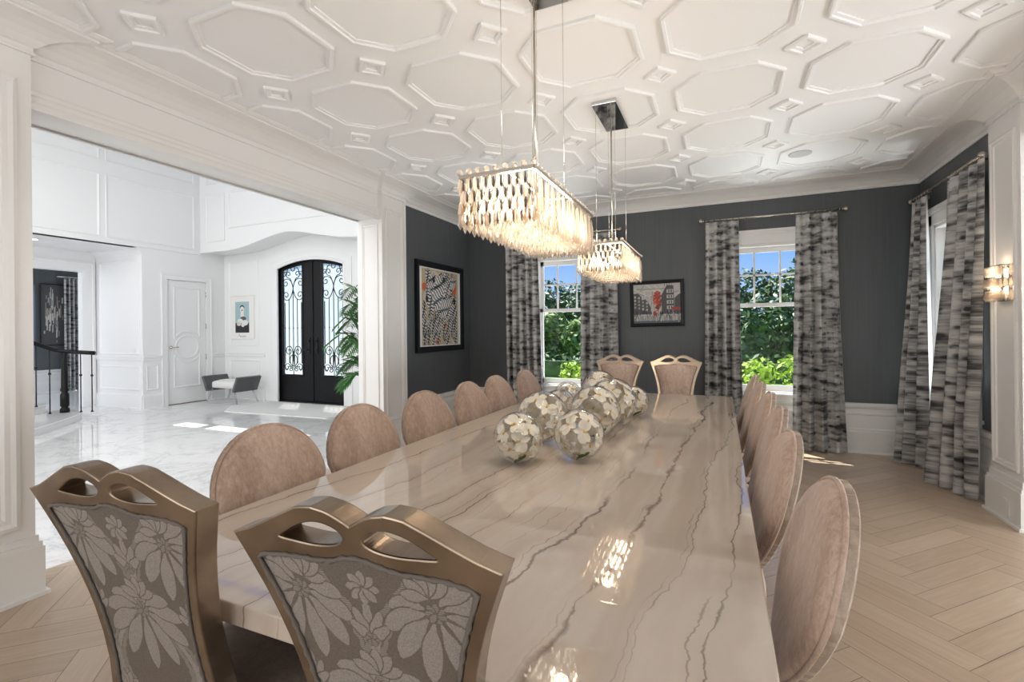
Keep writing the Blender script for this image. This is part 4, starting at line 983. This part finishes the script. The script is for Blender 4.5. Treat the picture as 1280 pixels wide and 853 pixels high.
# ---------------------------------------------------------------- curtains
def curtain(label, T0, T1, B0, B1, zt, zb, out, pleats, width, seed, amp=.045, waist=None, flip=1):
    """T0,T1 / B0,B1: plan ends at the top and hem; out: direction into the room"""
    rnd = random.Random(seed); T0, T1, B0, B1, out = [Vector(q) for q in (T0, T1, B0, B1, out)]
    t_ = thing('curtain', label, 'curtain', (*((T0+T1)/2), zt), 0, 'ikat curtains at the dining windows')
    nx, nz_ = pleats*12, 34; ph = [rnd.uniform(-.5, .5) for _ in range(pleats+1)]; base = Vector((*((T0+T1)/2), zt))
    def pos(s, v, off=0.0):
        z = lerp(zt, zb, v); a_ = T0.lerp(T1, s); b_ = B0.lerp(B1, s); e_ = v**1.3; p = a_.lerp(b_, e_)
        if waist:
            c_ = B0.lerp(B1, .5); k_ = waist*math.exp(-((v-.78)/.10)**2); p = p.lerp(c_.lerp(p, .5), k_)
        sh = ph[int(s*pleats)]*(1-s*pleats % 1)+ph[min(pleats, int(s*pleats)+1)]*(s*pleats % 1)
        w = flip*math.sin(2*PI*pleats*s+sh*1.6*min(1, v*3)*(1-s**8))
        w = math.copysign(abs(w)**.9, w); a2 = amp*(.35+.65*min(1, v*1.6))*(1+.25*math.sin(s*9+seed))
        tang = (B1-B0).normalized()
        p = p+out*(w*a2)+tang*(.007*math.sin(2*PI*pleats*s*2+v*3+seed)*min(1, v*2))
        return Vector((p.x, p.y, z))-base
    def sheet(off, name, mat):
        me = bpy.data.meshes.new(name); vs = []; fs = []; uvs = []
        for j in range(nz_+1):
            for i in range(nx+1):
                p_ = pos(i/nx, j/nz_)
                if off:
                    e1 = pos(min(1, (i+.5)/nx), j/nz_)-pos(max(0, (i-.5)/nx), j/nz_); e2 = Vector((0, 0, -1)); n_ = e1.cross(e2).normalized(); t0 = (B1-B0).to_3d().cross(e2)
                    p_ = p_+n_*off*(1 if t0.dot(out.to_3d()) > 0 else -1)
                vs.append(tuple(p_))
        for j in range(nz_):
            for i in range(nx):
                fs.append((j*(nx+1)+i, j*(nx+1)+i+1, (j+1)*(nx+1)+i+1, (j+1)*(nx+1)+i)); uvs += [(q[0]/nx*width, q[1]/nz_*(zt-zb)) for q in ((i, j), (i+1, j), (i+1, j+1), (i, j+1))]
        me.from_pydata(vs, [], fs); ul = me.uv_layers.new(name='UVMap')
        for l, u in zip(ul.data, uvs): l.uv = u
        me.materials.append(MATS[mat]); me.polygons.foreach_set('use_smooth', [True]*len(fs))
        return link(name, me, t_)
    sheet(.0, 'drape', 'ikat_cloth'); sheet(-.0016, 'lining', 'lining')
    return t_
YC = YF-.115; ZT, ZB = 2.70, .012
curtain('grey ikat curtain left of the far left window, next to the dark corner', (-2.86, YC), (-2.36, YC), (-2.83, YC), (-2.29, YC), ZT, ZB, (0, -1), 5, 1.5, 1)
curtain('grey ikat curtain right of the far left window, beside the framed street scene', (-1.735, YC), (-1.255, YC), (-1.74, YC), (-1.215, YC), ZT, ZB, (0, -1), 4, 1.35, 2)
curtain('pale grey ikat curtain left of the far right window, beside the framed street scene', (-.165, YC), (.205, YC), (-.19, YC), (.245, YC), ZT, ZB, (0, -1), 4, 1.2, 3)
curtain('pale grey ikat curtain right of the far right window, full length to the floor', (.80, YC), (1.20, YC), (.735, YC-.02), (1.27, YC-.02), ZT, ZB, (0, -1), 4, 1.35, 4)
XC = XR-.115
curtain('ikat curtain with white lining showing, in the far corner at the right wall window', (XC, 6.34), (XC, 5.99), (1.66, 6.20), (1.86, 5.96), ZT, ZB, (-1, 0), 3, 1.1, 5, .05)
curtain('brown-tinted ikat curtain nearest the wall sconce, at the right wall window', (XC, 5.50), (XC, 4.83), (1.70, 5.55), (1.885, 5.06), ZT, ZB, (-1, 0), 4, 1.5, 6, .055, .15, -1)
def rod(label, p0, p1, out, group='curtain rods'):
    p0, p1, out = Vector(p0), Vector(p1), Vector(out); t_ = thing('curtain_rod', label, 'curtain rod', tuple((p0+p1)/2), 0, group); c_ = (p0+p1)/2
    d = (p1-p0).normalized()
    MB().tube([p0-c_, p1-c_], .011, 10).obj('pole', 'nickel', t_)
    for p, s in ((p0, -1), (p1, 1)):
        mb = MB(); mb.sphere(p-c_+d*s*.035, .030, 12, 8); mb.tube([p-c_, p-c_+d*s*.012], .016, 10); mb.obj('finial', 'acrylic' if False else 'nickel', t_)
    for f in (.06, .94):
        q = p0.lerp(p1, f)-c_; MB().tube([q, q-out*.115], .006, 8).tube([q-out*.108, q-out*.1145], .022, 10).obj('bracket', 'nickel', t_)
    for k_ in range(14):
        f = .02+.30*(k_ % 7)/6 if k_ < 7 else .68+.30*(k_ % 7)/6
        q = p0.lerp(p1, f)-c_; n_ = Vector((0, 0, 1)).cross(d); 
        MB().tube([q+n_*.019*math.cos(2*PI*j/14)+Vector((0, 0, .019*math.sin(2*PI*j/14)-.005)) for j in range(14)], .003, 5, closed=True).obj('ring', 'nickel', t_)
rod('nickel curtain rod over the far left window', (-2.88, YC, 2.725), (-1.24, YC, 2.725), (0, -1, 0))
rod('nickel curtain rod over the far right window', (-.18, YC, 2.725), (1.25, YC, 2.725), (0, -1, 0))
rod('nickel curtain rod over the right wall window, round finial near the sconce', (XC, 6.36, 2.725), (XC, 4.90, 2.725), (-1, 0, 0))

# ---------------------------------------------------------------- pictures
def flatmat(name, c_, rough=.6): return newmat(name, c_, rough)
for nm, c_ in (('paint_tan', (.50, .42, .28)), ('paint_cream', (.62, .58, .50)), ('paint_black', (.018, .018, .022)), ('paint_white', (.72, .71, .69)), ('paint_orange', (.62, .15, .045)), ('paint_slate', (.09, .11, .14)), ('paint_grey', (.30, .29, .275)), ('paint_lightgrey', (.46, .45, .43)), ('paint_darkgrey', (.075, .075, .078)), ('paint_red', (.38, .05, .04)), ('paint_teal', (.34, .50, .53)), ('paint_bronze', (.30, .24, .20))): flatmat(nm, c_)
PM = ['paint_tan', 'paint_cream', 'paint_black', 'paint_white', 'paint_orange', 'paint_slate', 'paint_grey', 'paint_lightgrey', 'paint_darkgrey', 'paint_red', 'paint_teal', 'paint_bronze']
PI_ = {n: i for i, n in enumerate(PM)}
class Paint:
    """layers of flat paint on a canvas, local x right, z up, facing -y"""
    def __init__(s, w, h, ground): s.mb = MB(); s.w = w; s.h = h; s.l = 0; s.poly([(-w/2, -h/2), (w/2, -h/2), (w/2, h/2), (-w/2, h/2)], ground)
    def poly(s, pts, c_):
        s.l += 1; y = -.0003-.000006*s.l; p = pts
        for f in (lambda q: s.w/2-q[0], lambda q: s.w/2+q[0], lambda q: s.h/2-q[1], lambda q: s.h/2+q[1]): p = poly_clip(p, f) if p else p
        if len(p) > 2: s.mb.add([(a_, y, b_) for a_, b_ in p], [tuple(range(len(p)))], PI_[c_])
    def rect(s, x0, z0, x1, z1, c_): s.poly([(x0, z0), (x1, z0), (x1, z1), (x0, z1)], c_)
    def ell(s, cx, cz, a_, b_, c_, n=16): s.poly([(cx+a_*math.cos(2*PI*i/n), cz+b_*math.sin(2*PI*i/n)) for i in range(n)], c_)
    def band(s, pts, w, c_):
        for a_, b_ in zip(pts, pts[1:]):
            d = Vector(b_)-Vector(a_)
            if d.length < 1e-6: continue
            n_ = Vector((-d.y, d.x)).normalized()*w/2
            s.poly([(a_[0]-n_.x, a_[1]-n_.y), (b_[0]-n_.x, b_[1]-n_.y), (b_[0]+n_.x, b_[1]+n_.y), (a_[0]+n_.x, a_[1]+n_.y)], c_)
def picture(name, label, cat, loc, rotz, w, h, fw, fmat, board, paint, depth=.03):
    t_ = thing(name, label, cat, loc, rotz)
    mb = MB(); mb.sweep([(-w/2, 0, -h/2), (w/2, 0, -h/2), (w/2, 0, h/2), (-w/2, 0, h/2)], [(0, 0), (0, depth), (fw*.25, depth+.004), (fw*.8, depth-.004), (fw, depth-.012), (fw, 0)], closed=True, up=Vector((0, -1, 0)), side=-1 if False else 1)
    mb.obj('frame', fmat, t_)
    if board: MB().box(-w/2+fw*.5, w/2-fw*.5, -.014, -.002, -h/2+fw*.5, h/2-fw*.5).obj('mat_board', 'mat_board', t_)
    o = paint.mb.obj('artwork', PM, t_); o.location = (0, -.0142 if board else -.012, 0)
    if not board: MB().box(-w/2+fw*.5, w/2-fw*.5, -.0115, -.002, -h/2+fw*.5, h/2-fw*.5).obj('canvas', 'paint_darkgrey', t_)
    return t_
MATS_ready = True
# striped animals on the left wall (generic striped herd)
rnd = random.Random(3)
P = Paint(.92, 1.0, 'paint_tan')
for _ in range(26): P.ell(rnd.uniform(-.42, .42), rnd.uniform(-.46, .46), rnd.uniform(.03, .09), rnd.uniform(.03, .12), rnd.choice(['paint_cream', 'paint_tan', 'paint_tan', 'paint_bronze', 'paint_orange'] if _ < 20 else ['paint_cream']))
P.ell(.34, .29, .075, .115, 'paint_orange'); P.ell(-.02, .42, .10, .05, 'paint_cream')
def striped(cx, cz, a_, b_, rot, n, c0='paint_white'):
    pts = [(cx+a_*math.cos(t_)*math.cos(rot)-b_*math.sin(t_)*math.sin(rot), cz+a_*math.cos(t_)*math.sin(rot)+b_*math.sin(t_)*math.cos(rot)) for t_ in [2*PI*i/20 for i in range(20)]]
    P.poly(pts, c0)
    for i in range(n):
        q = -1+2*(i+.5)/n; L = math.sqrt(max(0, 1-q*q)); k_ = 5
        row = []
        for j in range(k_+1):
            v = -1+2*j/k_; x = a_*(q+.10*math.sin(v*3+i)); z = b_*v*L*.96; row.append((cx+x*math.cos(rot)-z*math.sin(rot), cz+x*math.sin(rot)+z*math.cos(rot)))
        P.band(row, 2*a_/n*.5, rnd.choice(['paint_black', 'paint_black', 'paint_slate']))
for k_ in range(16): striped(-.40+.80*(k_ % 8)/7+rnd.uniform(-.03, .03), -.24+rnd.uniform(-.14, .12), .23, .042, PI/2+rnd.uniform(-.15, .15), 13)
for k_ in range(13): striped(rnd.uniform(-.32, .30), rnd.uniform(-.02, .33), .19, .085, rnd.uniform(.5, 2.4), 12)
striped(-.08, .20, .27, .13, 1.2, 14); striped(.10, .05, .24, .11, .9, 13); striped(-.30, .08, .2, .07, 1.9, 11); striped(.33, .02, .18, .065, 1.5, 11); striped(.15, .28, .2, .05, 1.45, 10)
for x, z in ((-.2, .36), (-.36, .1), (.34, .1), (.06, .38)): P.ell(x, z, .03, .045, 'paint_black')
picture('picture_frame', 'black-framed picture of striped animals with an orange sun, on the dark left wall', 'picture', (XL+.001, 5.68, 1.728), PI/2, 1.20, 1.18, .075, 'frame_black', True, P, .04)
# street scene on the far wall
rnd = random.Random(8); P = Paint(.60, .52, 'paint_lightgrey')
for _ in range(30): P.band([(rnd.uniform(-.3, .1), rnd.uniform(.0, .26)), (rnd.uniform(-.2, .3), rnd.uniform(.0, .26))], .012, rnd.choice(['paint_lightgrey', 'paint_cream', 'paint_grey']))
P.poly([(-.30, -.14), (-.30, .13), (-.24, .14), (-.19, .09), (-.19, .05), (-.13, .06), (-.08, -.04), (-.06, -.14)], 'paint_darkgrey')
for i in range(4):
    for j in range(4): P.rect(-.285+.05*i, -.06+.045*j-.012*i, -.262+.05*i, -.032+.045*j-.012*i, rnd.choice(['paint_grey', 'paint_lightgrey']))
P.band([(-.075, -.10), (-.052, .16)], .008, 'paint_grey'); P.band([(-.030, -.10), (-.050, .16)], .008, 'paint_grey'); P.band([(-.066, .0), (-.036, .0)], .008, 'paint_grey')
P.poly([(.06, -.14), (.06, .10), (.10, .18), (.13, .23), (.21, .22), (.22, -.14)], 'paint_darkgrey'); P.poly([(.22, -.14), (.22, .06), (.26, .10), (.30, .12), (.30, -.14)], 'paint_darkgrey')
for j in range(4): P.rect(.125, -.08+.07*j, .205, -.035+.07*j, 'paint_lightgrey'); P.rect(.145, -.075+.07*j, .16, -.04+.07*j, 'paint_darkgrey'); P.rect(.175, -.075+.07*j, .19, -.04+.07*j, 'paint_darkgrey')
for k_ in range(4): P.band([(.10+.03*k_, .22), (.102+.03*k_, .25)], .006, 'paint_darkgrey')
for _ in range(110):
    a_ = rnd.uniform(0, 6.28); r_ = rnd.random()**.5; P.ell(.012+.045*r_*math.cos(a_), .045+.115*r_*math.sin(a_), .018, .014, rnd.choice(['paint_red', 'paint_red', 'paint_red', 'paint_orange', 'paint_darkgrey']), 6)
P.band([(.015, -.16), (.015, -.03)], .010, 'paint_black')
P.rect(.19, -.09, .30, -.055, 'paint_red'); P.rect(-.30, -.26, .30, -.16, 'paint_grey'); P.rect(-.30, -.26, .30, -.225, 'paint_slate')
for _ in range(46):
    x = rnd.uniform(-.29, .29); z = rnd.uniform(-.18, -.12); P.band([(x, z), (x, z+.035)], rnd.uniform(.006, .014), rnd.choice(['paint_black', 'paint_black', 'paint_grey', 'paint_slate']))
    P.band([(x, z-.02), (x+.002, z-.07)], .008, rnd.choice(['paint_lightgrey', 'paint_grey', 'paint_darkgrey', 'paint_cream']))
P.ell(-.03, -.13, .018, .032, 'paint_red'); P.ell(-.005, -.115, .012, .030, 'paint_red'); P.ell(.0, -.11, .008, .01, 'paint_cream')
picture('picture_frame', 'black-framed painting of a grey city street with a red tree, on the dark far wall', 'picture', (-.760, YF-.001, 1.742), 0, .675, .597, .045, 'frame_black', False, P, .03).rotation_euler = (0, -.012, 0)
# print in the foyer
P = Paint(.42, .66, 'paint_teal'); P.rect(-.21, -.33, .21, -.12, 'paint_black')
for x, z, a_, b_, c_ in ((0, .2, .07, .06, 'paint_black'), (0, .16, .065, .07, 'paint_white'), (0, .05, .055, .09, 'paint_white'), (-.02, .15, .012, .018, 'paint_slate'), (.02, .15, .012, .018, 'paint_slate'), (.03, -.03, .09, .045, 'paint_darkgrey'), (-.06, -.08, .09, .05, 'paint_white'), (.08, -.12, .10, .06, 'paint_white'), (-.1, -.14, .07, .045, 'paint_cream'), (.02, -.17, .05, .04, 'paint_white')): P.ell(x, z, a_, b_, c_)
sig = [(-.10+.012*i, -.41+.022*math.sin(i*1.9)+(.03 if i in (1, 2) else 0)) for i in range(19)]
P.h = 2; P.band(sig, .006, 'paint_darkgrey'); P.h = .66
picture('picture_frame', 'white-framed print with teal top and dark base, on the foyer wall above the bench', 'picture', (-9.385, YD-.001, 1.745), 0, .72, .93, .022, 'mat_board', True, P, .02)
rnd = random.Random(5); P = Paint(.5, 1.45, 'paint_darkgrey')
for _ in range(60):
    x = rnd.gauss(.02, .11); z = rnd.gauss(.05, .28); P.band([(x, z-.2*rnd.random()), (x+.005, z+.2*rnd.random())], rnd.uniform(.01, .03), rnd.choice(['paint_bronze', 'paint_grey', 'paint_cream', 'paint_lightgrey', 'paint_darkgrey']))
picture('picture_frame', 'tall dark abstract painting on the grey wall seen past the stair railing', 'picture', (-14.98, 6.45, 1.9), PI/2, .5, 1.5, .02, 'frame_black', False, P)

# ---------------------------------------------------------------- foyer things
b = thing('bench', 'low bench with white seat and slanted grey arms below the foyer print', 'bench', (-9.18, 6.84, 0))
cushion(-.36, .30, -.22, .22, .30, .44, .04, crown=.03).obj('seat', 'cushion_white', b)
for s, x in ((-1, -.46), (1, .42)):
    mb = MB(); mb.box(-.03, .03, -.27, .27, -.15, .17); mb.xf(Matrix.Translation((x+s*.0, 0, .38)) @ Matrix.Rotation(s*.42, 4, 'Y')); mb.obj('arm', 'grey_velvet', b, bevel=.012)
for sx in (-1, 1):
    for sy in (-1, 1): MB().tube([(sx*.30, sy*.19, .32), (sx*.44, sy*.23, .0)], .017, 8).obj('leg', 'acrylic', b)
link('rug', MB().prism([(-8.70, 6.45), (-8.2, 5.95), (-5.9, 6.05), (-5.6, 7.1), (-8.55, 7.15)], .0005, .012).mesh('rug', 'rug_wool'), None, 'pale ivory rug on the marble in front of the black doors', 'rug')
pm = thing('potted_palm', 'green potted palm beside the black front door, partly behind the pilaster', 'plant', (-4.92, 6.15, 0))
MB().lathe([(.16, 0), (.19, .02), (.24, .56), (.25, .58), (.23, .58), (.20, .50), (.001, .50)], 24).obj('pot', 'pot_silver', pm)
rnd = random.Random(12)
for k_ in range(30):
    az = 2*PI*k_/18+rnd.uniform(-.15, .15) if k_ < 14 else PI+rnd.uniform(-.8, .8); H_ = rnd.uniform(.25, 1.75); L = rnd.uniform(.62, .86); base = Vector((0, 0, .5+H_*.55)); mb = MB()
    stem = []
    for i in range(13):
        q = i/12; stem.append(Vector((math.cos(az)*L*q*.95, math.sin(az)*L*q*.95, .5+H_*min(1, q*1.6)**.8*1.0+.25*q-.55*q*q)))
    mb.tube(stem, [.006*(1-.8*i/12)+.001 for i in range(13)], 5, mi=0)
    for i in range(3, 13):
        for s in (-1, 1):
            for hlf in (0, .5):
                p = stem[i-1].lerp(stem[i], hlf); d = (stem[i]-stem[i-1]).normalized(); sd = Vector((-math.sin(az), math.cos(az), 0))*s; ll = .30*math.sin(PI*min(.97, (i+hlf)/13.5))**.6
                e_ = p+(sd*.75+d*.65).normalized()*ll+Vector((0, 0, -.10*ll)); wv = Vector((0, 0, 1)).cross((e_-p)).normalized()*.016; m_ = p.lerp(e_, .4)+Vector((0, 0, .015))
                mb.add([p, m_+wv, e_, m_-wv], [(0, 1, 2, 3)], 0)
    mb.obj('frond', 'palm_leaf', pm)
rl = thing('stair_railing', 'black iron and wood stair railing with turned newel post on the white steps', 'railing', (-10.07, 4.48, .115))
nv = [(.065, 0), (.065, .06), (.042, .09), (.06, .11), (.06, .30), (.040, .34), (.06, .37), (.048, .42), (.045, .62), (.040, .85), (.044, .93), (.036, .95), (.05, .99), (.03, 1.0)]
MB().lathe(nv, 16).obj('newel_post', 'black_wood', rl)
hp = [Vector((.42, .22, .985)), Vector((.26, .12, 1.0)), Vector((0, 0, 1.02)), Vector((-.05, -.12, 1.05)), Vector((-.10, -.40, 1.19)), Vector((-.18, -.95, 1.52)), Vector((-.3, -1.7, 2.0))]
MB().tube(hp, .034, 10).obj('handrail', 'black_wood', rl)
def bal(x, y, z0, z1):
    mb = MB(); mb.tube([(x, y, z0), (x, y, z1)], .009, 6); mb.sphere((x, y, lerp(z0, z1, .62)), .022, 8, 6); mb.lathe([(.022, z0), (.016, z0+.02), (.009, z0+.03)], 8, (x, y, 0)); mb.obj('baluster', 'iron', rl)
for x, y, z0, z1 in ((.24, .11, 0, 1.0), (.38, .20, 0, .985), (-.06, -.17, 0, 1.06), (-.09, -.33, .135, 1.15), (-.12, -.5, .135, 1.24), (-.15, -.7, .135, 1.36)): bal(x, y, z0, z1)
# study curtain
def plain_curtain():
    t_ = thing('curtain', 'patterned black and white curtain in the grey room past the stair railing', 'curtain', (-14.85, 6.78, 2.8)); vs = []; fs = []; uvs = []; nx, nz_ = 48, 12
    for j in range(nz_+1):
        for i in range(nx+1): vs.append((.05*math.sin(i/nx*2*PI*4), -.17+.34*i/nx, -2.78*j/nz_))
    me = bpy.data.meshes.new('drape')
    for j in range(nz_):
        for i in range(nx): fs.append((j*(nx+1)+i, j*(nx+1)+i+1, (j+1)*(nx+1)+i+1, (j+1)*(nx+1)+i)); uvs += [(q[0]/nx*1.2, q[1]/nz_*2.78) for q in ((i, j), (i+1, j), (i+1, j+1), (i, j+1))]
    me.from_pydata(vs, [], fs); ul = me.uv_layers.new(name='UVMap')
    for l, u in zip(ul.data, uvs): l.uv = u
    me.materials.append(MATS['leopard_cloth']); me.polygons.foreach_set('use_smooth', [True]*len(fs)); link('drape', me, t_)
    MB().tube([(0, -.3, .03), (0, .35, .03)], .012, 8).obj('rod', 'chrome', t_)
plain_curtain()
# small fittings
def plate(label, loc, rotz, name='wall_outlet', cat='outlet', w=.075, h=.115):
    t_ = thing(name, label, cat, loc, rotz)
    MB().box(-w/2, w/2, -.006, -.0003, -h/2, h/2).obj('cover_plate', 'plastic_white', t_, bevel=.002)
    if cat == 'outlet':
        for z in (-.026, .026): MB().box(-.017, .017, -.008, -.005, z-.015, z+.015).obj('socket', 'plastic_white', t_, bevel=.001)
    else: MB().box(-.016, .016, -.009, -.005, -.033, .033).obj('rocker', 'plastic_white', t_, bevel=.001)
plate('white outlet on the base of the right pilaster', (1.87, 4.59, .115), -PI/2)
plate('white outlet low on the panelling below the dark far wall', (1.66, YF-.0225, .10), 0)
plate('white light switch on the panelled niche wall in the foyer', (-10.20, YB-.0005, 1.09), 0, 'light_switch', 'switch')
sp = thing('ceiling_speaker', 'round white grille in a ceiling octagon near the far right window', 'speaker', (.72, 5.43, ZC)); 
MB().lathe([(.10, -.0005), (.10, -.006), (.088, -.008), (.086, -.006), (.001, -.006)], 32).obj('grille', newmat('speaker_grille', (.55, .55, .545), .7).name, sp)
dl = thing('downlight', 'recessed downlight in the low ceiling beyond the foyer', 'ceiling lamp', (-10.62, 4.32, 3.03))
MB().lathe([(.075, -.0005), (.075, -.006), (.06, -.008), (.06, -.0005)], 24).obj('trim_ring', 'plastic_white', dl); MB().lathe([(.058, -.003), (.001, -.003)], 20).obj('lamp_face', 'downlight_glow', dl)

# ================================================================ outdoors
struct('ground', MB().box(-60, 40, 6.7, 90, -.5, -.25), 'lawn')
struct('path_drive', MB().box(-40, 30, 9.2, 14.5, -.26, -.235), 'paving')
struct('path_porch', MB().box(-16, 2.2, 6.7, 8.6, -.26, -.02).box(-10.5, -4.5, 7.45, 10.0, -.26, -.03), 'paving')
def leaves(mb, c_, rad, n, size, rnd, sc=(1, 1, 1), shell=.35):
    for _ in range(n):
        z = rnd.uniform(-1, 1); a_ = rnd.uniform(0, 2*PI); q = math.sqrt(1-z*z); d = Vector((q*math.cos(a_), q*math.sin(a_), z)); r_ = rad*(1-shell*rnd.random()**1.5)
        p = Vector(c_)+Vector((d.x*sc[0], d.y*sc[1], d.z*sc[2]))*r_
        nrm = (d+Vector((rnd.gauss(0, .6), rnd.gauss(0, .6), rnd.gauss(0, .6)+.3))).normalized(); u = nrm.orthogonal().normalized(); u.rotate(Matrix.Rotation(rnd.uniform(0, 6.28), 3, nrm)); v = nrm.cross(u); s_ = size*rnd.uniform(.6, 1.3)
        mb.add([p-u*s_, p+v*s_*.42, p+u*s_, p-v*s_*.42], [(0, 1, 2, 3)])
def tree(name, label, x, y, h, w, mat, seed, size=.20, n=2600, group='trees beyond the drive', z0=-.25):
    h = (h-z0-.22*w)/.92
    rnd = random.Random(seed); t_ = thing(name, label, 'tree', (x, y, z0), 0, group)
    mb = MB(); mb.tube([(0, 0, 0), (.05, 0, h*.3), (-.05, .05, h*.75)], [.16, .12, .04], 8); mb.obj('trunk', 'bark', t_)
    mb = MB(); k_ = 16
    for i in range(k_):
        zz = lerp(.12, .92, (i+.5)/k_); prof_ = math.sin(PI*(.15+.78*zz))**.8; a_ = rnd.uniform(0, 6.28); r_ = w*.42*prof_
        leaves(mb, (math.cos(a_)*r_, math.sin(a_)*r_, h*zz), w*.34*(.6+.5*prof_), n//k_, size, rnd, (1, 1, .85))
    mb.obj('crown', mat, t_); return t_
TL = [(-15.0, 31, 5.9, 4.6, 'tree_leaf', 'tall dark green tree at the left edge of the left window view'), (-11.4, 34, 5.2, 4.2, 'tree_leaf', 'dark round tree behind the pale one in the left window'), (-7.9, 33, 5.1, 4.4, 'tree_leaf', 'dark green tree on the right of the left window view'),
      (-8.6, 24, 2.5, 2.2, 'tree_leaf_light', 'pale green bushy tree in the middle of the left window'), (-6.2, 23.5, 1.9, 1.8, 'tree_leaf_light', 'small light green tree beside the right curtain of the left window'),
      (-.4, 34, 4.4, 4.0, 'tree_leaf', 'low dark tree at the left of the right window'), (2.6, 33, 5.1, 4.2, 'tree_leaf', 'green tree in the middle of the right window'), (5.6, 30, 6.2, 4.0, 'tree_leaf', 'tallest leafy tree at the right of the right window'), (2.0, 24, 2.7, 4.4, 'tree_leaf', 'low dark bushy tree in front of the others in the right window'),
      (-33, 31, 7.0, 6, 'tree_leaf_far', 'blue-green tree seen through the left leaf of the front door'), (-26.5, 29, 7.4, 6, 'tree_leaf_far', 'blue-green tree seen through the middle of the front door'), (-20.5, 27, 6.6, 5.5, 'tree_leaf_far', 'blue-green tree seen through the right leaf of the front door'), (13, 34, 8, 6, 'tree_leaf', 'tree out beyond the right wall window')]
for i, (x, y, h, w, mt, lab) in enumerate(TL): tree('garden_tree', lab, x, y, h, w, mt, 20+i)
def shrub(label, x, y, h, w, seed, z0=-.25):
    rnd = random.Random(seed); t_ = thing('garden_shrub', label, 'shrub', (x, y, z0), 0, 'bright shrubs under the far windows')
    MB().tube([(0, 0, 0), (.02, 0, h*.5)], .02, 6).obj('stem', 'bark', t_); mb = MB()
    for i in range(12):
        a_ = rnd.uniform(0, 6.28); r_ = w*.33*rnd.random()**.5; leaves(mb, (math.cos(a_)*r_, math.sin(a_)*r_, h*(.30+.5*rnd.random())), w*.22, 120, .055, rnd, (1, 1, 1.1))
    mb.obj('foliage', 'shrub_leaf', t_)
shrub('bright yellow-green shrub outside the far right window', .72, 7.75, 1.30, 1.0, 51); shrub('bright yellow-green shrub outside the far left window', -2.10, 7.75, 1.22, .95, 52)
hd = thing('hedge', 'low clipped green hedge across the drive', 'hedge', (-4, 16.5, -.25)); mb = MB(); rnd = random.Random(9)
for i in range(46): leaves(mb, (-13+.62*i, 0, .42), .48, 60, .12, rnd, (1, .8, .9))
MB().box(-13.3, 15.3, -.3, .3, 0, .55).obj('woody_core', 'tree_leaf', hd); mb.obj('foliage', 'tree_leaf', hd)
for i, (x, y, lab) in enumerate(((-9.9, 10.6, 'square pale planter outside the front door at left'), (-7.8, 10.4, 'square pale planter outside the front door at right'))):
    t_ = thing('garden_planter', lab, 'planter', (x, y, -.25), 0, 'planters on the porch'); mb = MB(); mb.prism([(-.36, -.36), (.36, -.36), (.36, .36), (-.36, .36)], 0, .9); mb.box(-.40, .40, -.40, .40, .84, .92); mb.obj('box', 'stone_planter', t_, bevel=.01)
    mb = MB(); leaves(mb, (0, 0, 1.05), .34, 260, .06, random.Random(60+i)); mb.obj('foliage', 'shrub_leaf', t_)
